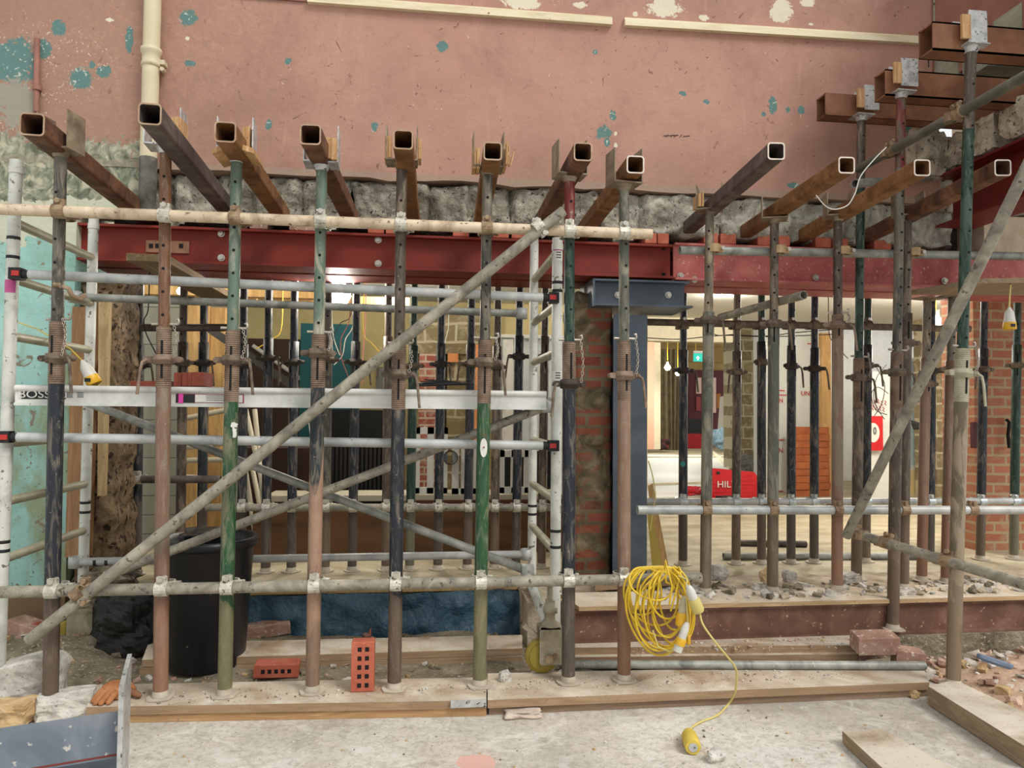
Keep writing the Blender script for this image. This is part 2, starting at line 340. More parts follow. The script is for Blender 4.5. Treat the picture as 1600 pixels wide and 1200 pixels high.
# upper rear wall: broken lower edge
zb = lambda x: 2.66 if x < -2.05 else 2.66+.018*noise.noise(V((x*3, 0, 0)))+.012*noise.noise(V((x*11, 3, 0)))
mb = MB(); n = 70; xs = [-4.2+(7.5+.0)*i/n for i in range(n+1)]
for i in range(n):
    a, b = xs[i], xs[i+1]
    mb.hexa([(a, YW, 4.6), (b, YW, 4.6), (b, YW+.4, 4.6), (a, YW+.4, 4.6)], bot=[(a, YW, zb(a)), (b, YW, zb(b)), (b, YW+.4, zb(b)), (a, YW+.4, zb(a))])
struct(mb, 'wall_rear', pinkwall)
# broken lintel stones under the paint (masonry of the same wall)
mb = MB(); rr = random.Random(3)
edges = [175, 262, 330, 395, 470, 548, 632, 672, 735, 800, 868, 940, 1008, 1130, 1245, 1330, 1420, 1500]
ex = [at(e, 300, YW).x for e in edges]
for (i0, i1, mi) in ((0, 5, 0), (5, 11, 0), (11, 13, 1), (13, 17, 1)):
    mb.rough((ex[i0]+.01, YW+.03, 2.395), (ex[i1]-.01, YW+.03, 2.655), .045, 5.5, i0+2, .018, joints=ex[i0+1:i1], jd=.045, mi=mi, edge=.045)
mb.b2((-1.86, YW+.24, 2.34), (3.7, YW+.4, 2.67), 2)
struct(mb, 'wall_rear_stones', [lintel, lintel2, mottle('deep_joint', [(40, 34, 26), (66, 58, 46)], 9)])
# left pier
def teal_wall():
    t = NT('turquoise_plaster'); t.co = t.raw
    c = t.ramp(t.noise(1.6, 6, .8), [(.35, (128, 166, 150)), (.5, (150, 194, 186)), (.7, (164, 202, 190))])
    c = t.mix(t.math('MULTIPLY', t.mask(t.noise(3.2, 7, 1.2, stretch=(1, 1, .5)), .47, .62), .85), c, lin((134, 140, 98)))
    c = t.mix(t.mask(t.noise(9, 6, 1.5), .62, .65), c, lin((126, 118, 98)))
    c = t.mix(t.mask(t.noise(30, 5, 2), .66, .68), c, lin((70, 84, 78)))
    sep = t.n('ShaderNodeSeparateXYZ'); t.l(t.raw, sep.inputs[0])
    zz = t.math('ADD', sep.outputs[2], t.math('MULTIPLY', t.math('SUBTRACT', t.noise(7, 4, .5), .5), .25))
    c = t.mix(t.math('GREATER_THAN', zz, 2.2), c, t.mix(t.noise(6, 5), (176, 182, 160), (204, 202, 176)))
    c = t.mix(t.math('GREATER_THAN', zz, 2.46), c, t.ramp(t.noise(12, 7, 1.5), [(.35, (84, 88, 70)), (.5, (132, 136, 114)), (.62, (184, 178, 152))]))
    c = t.mix(t.math('LESS_THAN', zz, .30), c, lin((120, 96, 68)))
    t.bump(t.noise(14, 8, 1), .4, .015); return t.out(c, .8)
mb = MB(); pl = at(112, 600, YW).x
mb.b2((-4.2, YW, -.1), (pl, YW+.4, 2.6599)); mb.b2((pl, YW+.004, 2.42), (pl+.36, YW+.3, 2.6599)); struct(mb, 'wall_left_pier', teal_wall())
# ragged jamb between pier and opening
jm = mottle('torn_jamb', [(84, 68, 48), (132, 110, 82), (166, 142, 110)], 7, .95, 0, .9, 20, dist=1.5, speck=(58, 40, 26), ssc=22, sth=.56, bd=.03)
mb = MB(); rr = random.Random(5)
mb.rough((pl+.0, YW+.06, .22), (pl+.20, YW+.06, 2.04), .07, 4.2, 8, .022, edge=.05, back=.34)
struct(mb, 'wall_left_jamb', jm)
mb = MB(); a = at(122, 480, YW-.0); b = at(122, 870, YW)
mb.b2((a.x-.02, YW-.02, b.z), (a.x+.10, YW+.04, a.z)); one(mb, 'door_lining', wood('split_door_post', (178, 140, 100), (150, 112, 76), (5, 5, .35)), 'pale split timber upright fixed against the torn left jamb', 'timber')
mb = MB(); p1 = at(165, 470, YW+.3); p2 = at(165, 760, YW+.3)
c1, c2, c3, c4 = at(154, 470, YW-.04), at(171, 470, YW-.04), at(152, 775, YW-.04), at(163, 775, YW-.04)
mb.hexa([(c1.x, YW-.04, c1.z), (c2.x, YW-.04, c2.z), (c2.x, YW-.005, c2.z), (c1.x, YW-.005, c1.z)], bot=[(c3.x, YW-.04, c3.z), (c4.x, YW-.04, c4.z), (c4.x, YW-.005, c4.z), (c3.x, YW-.005, c3.z)])
one(mb, 'door_lining', wood('pale_split_wood', (206, 184, 140), (176, 150, 106), (5, 5, .35)), 'thin pale upright on the inner side of the torn left jamb', 'timber')
# middle masonry pier left of the grey column
def pier_mat():
    t = NT('rubble_pier'); t.co = t.raw
    b = t.n('ShaderNodeTexBrick'); b.inputs['Scale'].default_value = 1; b.inputs['Brick Width'].default_value = .2; b.inputs['Row Height'].default_value = .075; b.inputs['Mortar Size'].default_value = .012
    b.inputs['Color1'].default_value = lin((120, 60, 44)); b.inputs['Color2'].default_value = lin((146, 84, 62)); b.inputs['Mortar'].default_value = lin((112, 98, 76))
    mp = t.n('ShaderNodeMapping'); mp.inputs['Rotation'].default_value = (math.pi/2, 0, 0); t.l(t.raw, mp.inputs[0]); t.l(mp.outputs[0], b.inputs['Vector'])
    st = t.ramp(t.noise(5, 8, 1.8), [(.35, (70, 62, 44)), (.5, (108, 96, 72)), (.65, (146, 132, 104))])
    c = t.mix(t.mask(t.noise(2.3, 4, .8), .48, .56), st, b.outputs['Color'])
    t.bump(t.noise(10, 8, 1), .8, .03); return t.out(c, .95)
mb = MB(); a = at(898, 600, 4.4).x; b = at(958, 600, 4.4).x
mb.rough((a, 4.40, .2), (b, 4.40, 2.04), .03, 4, 5, .02, edge=.02, back=.34)
struct(mb, 'wall_middle_pier', pier_mat())
# floor slab of the room in front, and the raised floor behind
def conc():
    t = NT('dusty_concrete'); t.co = t.raw
    c = t.ramp(t.noise(1.2, 8, .8), [(.32, (170, 163, 150)), (.5, (196, 189, 177)), (.7, (212, 208, 198))])
    c = t.mix(t.math('MULTIPLY', t.mask(t.noise(3, 6, 1), .5, .7), .5), c, lin((198, 178, 164)))
    c = t.mix(t.math('MULTIPLY', t.mask(t.noise(2.1, 6, 1, stretch=(1, 1, 1)), .55, .75), .5), c, lin((170, 176, 160)))
    c = t.mix(t.math('MULTIPLY', t.mask(t.noise(34, 8, .8, rough=.75), .46, .62), .6), c, lin((146, 138, 122)))
    c = t.mix(t.math('MULTIPLY', t.mask(t.noise(5, 8, 1.5, rough=.7), .52, .6), .35), c, lin((222, 220, 212)))
    c = t.mix(t.math('MULTIPLY', t.mask(t.noise(3.1, 8, 2, rough=.7), .55, .62), .4), c, lin((150, 140, 122)))
    c = t.mix(t.mask(t.noise(60, 4), .66, .70), c, lin((124, 112, 96)))
    pk = t.n('ShaderNodeVectorMath', op='SUBTRACT'); pk.inputs[1].default_value = tuple(az(745, 1196, 0)); t.l(t.raw, pk.inputs[0]); pl_ = t.n('ShaderNodeVectorMath', op='LENGTH'); t.l(pk.outputs[0], pl_.inputs[0])
    c = t.mix(t.math('LESS_THAN', t.math('ADD', pl_.outputs['Value'], t.math('MULTIPLY', t.noise(9, 5), .14)), .14), c, lin((206, 164, 150)))
    c = t.mix(t.mask(t.noise(140, 2), .68, .72), c, lin((96, 84, 70)))
    t.bump(t.noise(40, 8, .5), .5, .01); return t.out(c, .9)
concm = conc()
mb = MB(); mb.b2((-5, -2.5, -.12), (6, 3.6, 0)); struct(mb, 'floor', concm)
mb = MB(); nx, ny = 150, 26
def ghz(x, y):
    e = max(0, min(1, (y-3.36)/.1))
    return e*(.015+.03*noise.noise(V((x*2.5, y*3, 0)))+.014*noise.noise(V((x*11, y*11, 1)))) + (.10*max(0, 1-((x+2.0)/.5)**2)*max(0, min(1, (y-3.6)/.3)) if x < -1.4 else 0) - .02*(1-e)
vs = []; fs = []
for j in range(ny+1):
    for i in range(nx+1):
        x = -4.2+i*8.6/nx; y = 3.34+j*1.0/ny; vs.append((x, y, ghz(x, y)))
for j in range(ny):
    for i in range(nx): q = j*(nx+1)+i; fs.append((q, q+1, q+nx+2, q+nx+1))
mb.add(vs, fs, 0, True); struct(mb, 'floor_earth', dirt)
ply = mottle('beige_floor_boards', [(138, 126, 100), (168, 156, 128), (192, 182, 156)], 3, .7, 0, .1, 20, (.5, 1, 1), 1.4, speck=(120, 104, 78), ssc=30, sth=.66)
mb = MB(); mb.b2((-5, 4.32, -.1), (9, 24, .25)); struct(mb, 'floor_back_room', ply)
# far rooms
cw = flat('white_ceiling', (222, 220, 206), .8)
mb = MB(); mb.b2((-5, 4.9, 2.5), (9, 9.6, 2.6)); mb.b2((-2, 9.6, 3.9), (12, 24, 4.0)); struct(mb, 'ceiling_back_room', cw)
yw = mottle('yellow_plaster', [(186, 170, 116), (202, 186, 132), (210, 196, 144)], 2, .8)
mb = MB(); a = at(372, 500, 8.0); b = at(900, 500, 8.0)
mb.b2((a.x, 8.0, .2), (b.x+.3, 8.2, 2.6)); struct(mb, 'wall_far_yellow', yw)
def tilem():
    t = NT('white_wall_tiles'); t.co = t.raw; b = t.n('ShaderNodeTexBrick'); b.offset = 0
    for k, v in (('Scale', 1), ('Brick Width', .15), ('Row Height', .15), ('Mortar Size', .003)): b.inputs[k].default_value = v
    b.inputs['Color1'].default_value = lin((196, 196, 184)); b.inputs['Color2'].default_value = lin((190, 190, 178)); b.inputs['Mortar'].default_value = lin((96, 96, 84))
    mp = t.n('ShaderNodeMapping'); mp.inputs['Rotation'].default_value = (math.pi/2, 0, 0); t.l(t.raw, mp.inputs[0]); t.l(mp.outputs[0], b.inputs['Vector'])
    return t.out(b.outputs['Color'], .3)
mb = MB(); a = at(100, 600, 6.0); b = at(300, 600, 6.0); mb.b2((a.x, 6.0, .2), (b.x, 6.1, 2.6)); struct(mb, 'wall_far_tiled', tilem())
def brickwall(name, c1, c2, mo, w=.225, h=.075, ms=.01, sc=1, sq=0):
    t = NT(name); t.co = t.raw; b = t.n('ShaderNodeTexBrick')
    for k, v in (('Scale', sc), ('Brick Width', w), ('Row Height', h), ('Mortar Size', ms), ('Bias', 0)): b.inputs[k].default_value = v
    b.inputs['Color1'].default_value = lin(c1); b.inputs['Color2'].default_value = lin(c2); b.inputs['Mortar'].default_value = lin(mo)
    mp = t.n('ShaderNodeMapping'); mp.inputs['Rotation'].default_value = (math.pi/2, 0, 0)
    ad = t.n('ShaderNodeVectorMath', op='ADD'); t.l(t.raw, mp.inputs[0])
    nn = t.n('ShaderNodeTexNoise'); nn.inputs['Scale'].default_value = 4; t.l(t.raw, nn.inputs['Vector'])
    k = t.n('ShaderNodeVectorMath', op='SCALE'); k.inputs['Scale'].default_value = .02+sq; t.l(nn.outputs['Color'], k.inputs[0]); t.l(mp.outputs[0], ad.inputs[0]); t.l(k.outputs[0], ad.inputs[1])
    t.l(ad.outputs[0], b.inputs['Vector']); c = t.mix(t.mask(t.noise(12, 6, .6), .5, .8), b.outputs['Color'], lin(mo))
    t.bump(b.outputs['Fac'], -.4, .01); return t.out(c, .9)
bw = brickwall('orange_brickwork', (158, 96, 68), (176, 112, 82), (170, 150, 116))
mb = MB(); a = at(1522, 600, 5.1); mb.b2((a.x, 5.1, .2), (6.5, 5.45, 2.6)); struct(mb, 'wall_right_brick', bw)
st = brickwall('squared_sandstone', (150, 134, 98), (120, 106, 78), (186, 176, 146), .34, .2, .014, 1, .03)
mb = MB(); a = at(1462, 600, 8.2); b = at(1512, 600, 8.2); mb.b2((a.x, 8.2, .2), (b.x, 8.6, 2.6)); a = at(1148, 600, 12.5); b = at(1182, 600, 12.5); mb.b2((a.x, 12.5, .2), (b.x, 13.0, 3.9))
struct(mb, 'wall_far_sandstone', st)
mb = MB(); a = at(648, 600, 7.9); b = at(748, 600, 7.9); mb.b2((a.x, 7.7, 1.9), (b.x+.1, 7.98, 2.35)); mb.b2((at(698, 600, 7.9).x, 7.75, .2), (b.x, 7.98, 1.9)); struct(mb, 'wall_far_stone_bay', st)
bw2 = brickwall('pink_brickwork', (158, 84, 72), (176, 104, 88), (196, 180, 160))
mb = MB(); a = at(655, 600, 7.8); b = at(692, 600, 7.8); mb.b2((a.x, 7.7, .2), (b.x, 7.9, 1.9)); struct(mb, 'wall_far_brick_bay', bw2)
insul = mottle('white_wall_board', [(200, 206, 200), (214, 220, 214)], 2, .5)
def pbox(x0, y0, x1, y1, Y, d, mb=None):
    a, b = at(x0, y0, Y), at(x1, y1, Y); m = mb or MB(); m.b2((a.x, Y, min(a.z, b.z)), (b.x, Y+d, max(a.z, b.z))); return m
# right end wall of the far room, far corridor
mb = MB(); a = at(1184, 600, 10.5); b = at(1490, 600, 10.5); mb.b2((a.x, 10.5, .2), (b.x, 10.65, 3.9)); struct(mb, 'wall_far_right', whitep)
mb = MB(); a = at(990, 600, 22); b = at(1200, 600, 22); mb.b2((a.x-.8, 22.2, .2), (b.x+1.5, 22.4, 4.0)); struct(mb, 'wall_far_end', mottle('ochre_plaster', [(150, 124, 72), (176, 148, 92)], 2))
mb = MB(); a = at(900, 600, 9); b = at(1012, 600, 9); mb.b2((a.x, 9, .2), (b.x, 9.2, 2.6)); struct(mb, 'wall_far_middle', flat('cream_plaster', (216, 206, 172), .8))
# right side wall above the opening (runs towards the viewer), block edge, steel under it
brownp = mottle('brown_pink_paint', [(120, 76, 60), (140, 92, 76), (156, 108, 90)], 2, .8, 0, .2, 12)
blockm = brickwall('painted_blockwork', (150, 148, 126), (164, 160, 138), (96, 92, 74), .44, .22, .01)
mb = MB(); XR = 3.26
mb.b2((XR, 2.0, 3.42), (XR+.4, YW, 4.6)); struct(mb, 'wall_right_upper', brownp)
mb = MB()
for k in range(9):
    z = 3.02+.11*(k % 4); mb.b2((XR-.01+.003*k, 4.22-.24*k-.2, 3.34+.01*k), (XR+.4, 4.22-.24*k, 3.52-.015*k+.1*(k < 3)))
struct(mb, 'wall_right_blocks', mottle('grey_green_blocks', [(120, 120, 100), (160, 158, 136)], 6, .9, 0, .4, 20))
mb = MB(); pr = at(1446, 30, YW-.01)
mb.hexa([at(1458, -40, YW-.03), at(1640, -40, YW-.03), at(1640, -40, YW+.03), at(1458, -40, YW+.03)], bot=[at(1458, 44, YW-.03), at(1562, 2, YW-.03), at(1562, 2, YW+.03), at(1458, 44, YW+.03)])
struct(mb, 'wall_rear_blocks', blockm)
# stones above the right steel
mb = MB()
for k in range(7): mb.rock((XR+.15, YW-.05-.3*k, 2.97), (.2, .19, .17), 200+k, 3, .25, cube=.8)
for k in range(3): mb.rock((XR+.7+.5*k, YW+.2, 2.9), (.3, .2, .3), 220+k, 3, .2, cube=.8)
mb.rock(at(1440, 245, YW+.0), (.16, .15, .24), 230, 3, .2, cube=.8)
mb.rough((3.16, YW+.03, 2.62), (5.4, YW+.03, 3.12), .05, 4, 31, .04, joints=[3.55, 4.1, 4.6], back=.35)
struct(mb, 'wall_right_stones', mottle('pale_sandstone_rubble', [(134, 122, 102), (186, 172, 148), (212, 200, 178)], 7, .95, 0, 1, 22, dist=1.6, speck=(96, 84, 68), ssc=34, sth=.6, bd=.03))
mb = MB(); mb.b2((XR+.45, 3.2, 2.95), (5.5, YW+.4, 3.5)); mb.b2((XR+.35, YW, 2.36), (5.5, YW+.4, 2.6)); struct(mb, 'wall_right_rear', mottle('pale_rough_stone', [(180, 160, 132), (214, 200, 176)], 8, .95, 0, .7, 20))
# ------------------------------------------------------------------ steel beams
def ibeam(mb, a, b, h, wd, tf=.012, tw=.009, open_side=None, mi=0):
    a, b = V(a), V(b); d = (b-a).normalized(); s = d.cross(V((0, 0, 1))).normalized()
    pl = [(-wd/2, 0), (wd/2, 0), (wd/2, tf), (tw/2, tf), (tw/2, h-tf), (wd/2, h-tf), (wd/2, h), (-wd/2, h), (-wd/2, h-tf), (-tw/2, h-tf), (-tw/2, tf), (-wd/2, tf)]
    mb.prism(pl, a, b, s, (0, 0, 1), mi); return mb
def bolt_at(parent, p, d=(0, -1, 0), r=.014):
    m = MB(); p = V(p); d = V(d); m.tube(p, p+d*.006, r*1.5, 12); m.tube(p+d*.006, p+d*.02, r, 6); m.build('bolt', bolt, parent)
z0, z1 = 2.125, 2.335
xa, xs_, xb = at(98, 400, YW).x, at(1052, 400, YW+.03).x, 5.2
t = thing('steel_beam', 'long dark red steel beam spanning the left opening under the lintel stones', 'beam', (xa, YW+.1, z0))
mb = MB(); h = z1-z0
for zz in (z0, z1-.014): mb.b2((xa, YW+.01, zz), (xs_-.01, YW+.21, zz+.014))
mb.b2((xa, YW+.06, z0+.014), (xs_-.01, YW+.075, z1-.014)); mb.build('beam_body', redbeam, t)
mb = MB(); ibeam(mb, (xa, YW+.38, z0), (xs_-.01, YW+.38, z0), h, .24); mb.build('rear_beam', redbeam, t)
for x in (346, 591, ):
    for y in (365 if x == 346 else 375, 403 if x == 346 else 412): bolt_at(t, at(x, y, YW+.06))
m = MB()
for y in (388, 429): p = at(1037, y, YW+.06); m.tube(p, p+V((0, -.002, 0)), .013, 12)
m.build('bolt_hole', black, t)
m = pbox(228, 375, 295, 396, YW+.05, .012); m.build('cover_plate', mottle('rust_plate', [(120, 84, 60), (150, 110, 84)], 12), t)
m = MB()
for x in (236, 246, 283): p = at(x, 384, YW+.048); m.box(p, (.022, .004, .024))
m.build('plate_slot', black, t)
t = thing('steel_beam', 'dusty pinkish red steel beam right of the splice above the grey column', 'beam', (xs_, YW+.1, z0+.03))
mb = MB()
for zz in (z0-.006, z1+.0): mb.b2((xs_+.008, YW+.01, zz), (xb, YW+.21, zz+.014))
mb.b2((xs_+.008, YW+.05, z0), (xb, YW+.065, z1)); mb.build('beam_body', pinkbeam, t)
mb = MB(); ibeam(mb, (xs_+.008, YW+.38, z0-.006), (xb, YW+.38, z0-.006), h, .24); mb.build('rear_beam', pinkbeam, t)
for x, y in ((1063, 431), (1274, 434), (1475, 439), (1085, 437)): bolt_at(t, at(x, y, YW+.04))
# right steel running towards the viewer
a = ax_(1467, 270, XR-.02)
t = thing('steel_beam', 'deep red steel beam running towards the viewer at upper right', 'beam', (XR+.15, 3, 2.5))
mb = MB(); ibeam(mb, (XR+.12, YW-.02, 2.50), (XR+.12, 2.2, 2.50), .33, .26, .014, .01); mb.build('beam_body', dkred, t)
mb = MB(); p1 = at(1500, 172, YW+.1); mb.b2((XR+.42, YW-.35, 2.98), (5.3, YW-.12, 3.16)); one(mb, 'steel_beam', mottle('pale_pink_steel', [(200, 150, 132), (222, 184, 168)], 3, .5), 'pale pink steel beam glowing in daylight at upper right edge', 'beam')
# grey column with cap
cx0, cx1 = at(958, 700, 4.32).x, at(1011, 700, 4.32).x
t = thing('steel_column', 'dark slate grey steel column standing under the beam splice', 'column', ((cx0+cx1)/2, 4.4, .25))
mb = MB(); ibeam_w = cx1-cx0
mb.b2((cx0, 4.32, .27), (cx1, 4.332, 1.9)); mb.b2((cx0, 4.52, .27), (cx1, 4.532, 1.9)); mb.b2(((cx0+cx1)/2-.004, 4.332, .27), ((cx0+cx1)/2+.004, 4.52, 1.9)); mb.build('column_shaft', slate, t)
mb = MB(); mb.b2((cx0-.04, 4.28, .25), (cx1+.04, 4.57, .27)); mb.build('base_plate', slate, t)
a, b = at(929, 443, 4.28), at(1077, 480, 4.28)
mb = MB(); zt = z0-.014
mb.b2((a.x, 4.27, zt-.012), (b.x, 4.66, zt)); mb.b2((a.x, 4.27, b.z-.004), (b.x+.02, 4.66, b.z+.008)); mb.b2((a.x+.0, 4.34, b.z), (b.x-.01, 4.352, zt-.01)); mb.b2((a.x-.012, 4.27, b.z-.01), (a.x, 4.66, zt)); mb.build('cap_beam', slate, t)
for x in (965, 1044): bolt_at(t, at(x, 461, 4.34))
# steel on the floor bottom left
t = thing('steel_beam', 'slate blue steel beam with end plate lying at the lower left corner', 'beam', (-1.2, 2.35, 0))
P = at(187, 1113, 2.42); Q = at(187, 1177, 2.42)
mb = MB(); dz = P.z-Q.z
A = at(187, 1113, 2.42); B = at(-60, 1149, 2.30); 
d = (A-B).normalized(); s = V((d.y, -d.x, 0)).normalized()
mb.hexa([B, A, A-s*.014, B-s*.014], dz)
lo = V((0, 0, dz)); g = V((0, 0, max(.01, Q.z-.004))); mb.hexa([B-lo, A-lo, A-s*.2-lo, B-s*.2-lo], .012); mb.hexa([B-s*.10-lo, A-s*.10-lo, A-s*.112-lo, B-s*.112-lo], g.z-.02)
mb.build('beam_body', slate2, t)
mb = MB(); e0 = A+V((0, 0, .10)); 
mb.hexa([A+s*.06+V((0,0,.10)), A+s*.06+d*.014+V((0,0,.10)), A-s*.26+d*.014+V((0,0,.10)), A-s*.26+V((0,0,.10))], A.z+.10); mb.build('end_plate', zinc, t)
mb = MB(); mb.hexa([B-V((0,0,dz))+s*.001, A-V((0,0,dz))+s*.001, A-V((0,0,dz))-s*.01, B-V((0,0,dz))-s*.01], .006); mb.build('edge_strip', flat('red_primer', (120, 50, 40)), t)
# ------------------------------------------------------------------ box needles
def needle(x, y, Y, zc, size, endx, mat, rm, label, Yend=5.2, n=0):
    p = at(x, y, Y); q = at(endx[0], endx[1], endx[2]); dirv = V((q.x-p.x, q.y-p.y, 0)).normalized(); s = V((dirv.y, -dirv.x, 0))
    e = p+dirv*((Yend-p.y)/dirv.y); h = size/2; c = h*.36; k = .0065
    def ring(h, c):
        o = []
        for sx, sz, a0 in ((1, 1, 0), (-1, 1, 90), (-1, -1, 180), (1, -1, 270)):
            for j in range(4):
                a = math.radians(a0+j*30); o.append(((h-c)*sx+c*math.cos(a), (h-c)*sz+c*math.sin(a)))
        return o
    ro, ri = ring(h, c), ring(h-k, c*.7); N = 16
    mb = MB(); f = lambda o, R_: [o+s*a+V((0, 0, b)) for a, b in R_]
    vs = f(p, ro)+f(p, ri)+f(e, ro)+f(e, ri)
    mb.add(vs, [(i, (i+1) % N, 2*N+(i+1) % N, 2*N+i) for i in range(N)]+[((i+1) % N+N, i+N, 3*N+i, 3*N+(i+1) % N) for i in range(N)], 0)
    mb.add(vs, [((i+1) % N, i, N+i, N+(i+1) % N) for i in range(N)], 1); mb.add(vs, [(2*N+i, 2*N+(i+1) % N, 3*N+(i+1) % N, 3*N+i) for i in range(N)], 0)
    o = one(mb, 'box_section_needle', [mat, rm], label, 'steel beam', 'box section needles through the rear wall')
    return p, dirv, s
NE = [ (50,194,3.02,.092,(214,318,YW),rust,rim,'leftmost rusty box needle, its brown end above the first prop'),
 (234,178,2.84,.085,(362,318,YW),rustg,rim,'dark grey box needle in front of the cream pipe, on the second prop'),
 (352,206,3.0,.086,(440,325,YW),rust2,rim,'orange brown box needle packed on the green prop, third from the left'),
 (485,210,2.98,.086,(548,328,YW),rust,rim,'rusty box needle with two pale packers, fourth from the left'),
 (630,218,2.97,.083,(645,335,YW),rust2,rim,'box needle seen almost head-on in the fifth prop head'),
 (770,236,3.05,.081,(751,335,YW),rust2,rim,'box needle head-on beside splintered packing, sixth from the left'),
 (911,237,3.01,.082,(844,330,YW),rust,rim,'box needle over the prop with red paint on its top'),
 (993,257,3.12,.082,(916,337,YW),rust2,rimw,'box needle with pale rim at the right end of the front row'),
 (1213,236,2.95,.078,(1078,332,YW),rustg,rimw,'dark box needle with octagonal pale rim, first of the right group'),
 (1323,258,3.05,.078,(1168,337,YW),rust2,rimw,'orange box needle below the upper diagonal tube, second of the right group'),
 (1441,262,3.03,.078,(1262,346,YW),rust2,rimw,'box needle with white rim beside the dark red steel, third of the right group'),
 (1567,262,3.0,.078,(1362,362,YW),rust,rimw,'box needle against the dark red steel at the right edge')]
NP = [needle(a, b, c, 0, d, e, f_, g, l) for a, b, c, d, e, f_, g, l in NE]
def needle_x(x0, y, Y, hgt, label):
    p = at(x0, y, Y); mb = MB(); h = hgt/2
    mb.b2((p.x, Y, p.z+h-.008), (5.6, Y+.1, p.z+h)); mb.b2((p.x, Y, p.z-h), (5.6, Y+.1, p.z-h+.008)); mb.b2((p.x+.0, Y+.0, p.z-h), (5.6, Y+.008, p.z+h)); mb.b2((p.x, Y+.092, p.z-h), (5.6, Y+.1, p.z+h))
    one(mb, 'box_section_needle', [mottle('salmon_rust', [(92, 58, 36), (126, 82, 54), (154, 108, 80)], 4, .7, .05, .15, 40)], label, 'steel beam', 'needles at upper right')
    return p
XN = [(1290, 162, 4.02, .135, 'lowest brown needle entering the right wall, its end near the red wall middle'),
      (1384, 128, 3.60, .145, 'middle brown needle at upper right on the red topped prop'),
      (1458, 55, 3.06, .135, 'highest brown needle at upper right on the tall green prop')]
XP = [needle_x(*a) for a in XN]
# ------------------------------------------------------------------ props
def outerm(k):
    return {'black': paint('black_prop_paint', (34, 40, 48), (96, 80, 68), .3), 'terra': paint('terracotta_prop', (144, 110, 90), (128, 112, 94), .48, foot=(132, 96, 76)),
     'green': paint('green_prop_paint', (40, 88, 50), (112, 112, 84), .46, (150, 148, 124), foot=(122, 110, 82)), 'salmon': paint('salmon_prop', (152, 120, 98), (132, 102, 82), .45, foot=(112, 78, 54)),
     'brown': paint('brown_prop_paint', (88, 74, 60), (120, 104, 86), .45), 'olive': paint('dusty_olive_prop', (116, 104, 84), (150, 134, 110), .5),
     'dkgreen': paint('dark_green_prop', (26, 60, 44), (62, 82, 68), .42, (120, 130, 110), foot=(120, 112, 92)), 'grey': paint('grey_green_prop', (96, 98, 84), (132, 128, 110), .5),
     'navy': paint('navy_prop_paint', (28, 36, 46), (62, 62, 62), .36, foot=(90, 78, 66)), 'rust': paint('rusty_tube', (134, 92, 62), (110, 74, 50), .5),
     'greenw': paint('green_white_tube', (108, 130, 112), (178, 172, 150), .45), 'dkgrey': paint('dark_grey_tube', (74, 72, 64), (104, 98, 84), .5),
     'redtop': paint('red_paint_tube', (128, 38, 34), (96, 76, 60), .5), 'paintwht': paint('spray_marked_prop', (40, 42, 46), (206, 200, 188), .38, sc=2.6),
     'sal2': paint('salmon_black_prop', (178, 142, 118), (34, 42, 44), .5, sc=2.2, foot=(140, 112, 90))}[k]
def frame(a, b, roll=0):
    z = (b-a).normalized(); x = V((1, 0, 0)); y = z.cross(x).normalized(); x = y.cross(z)
    m = Matrix((x, y, z)).transposed().to_4x4(); return Matrix.Translation(a) @ m @ Matrix.Rotation(roll, 4, 'Z')
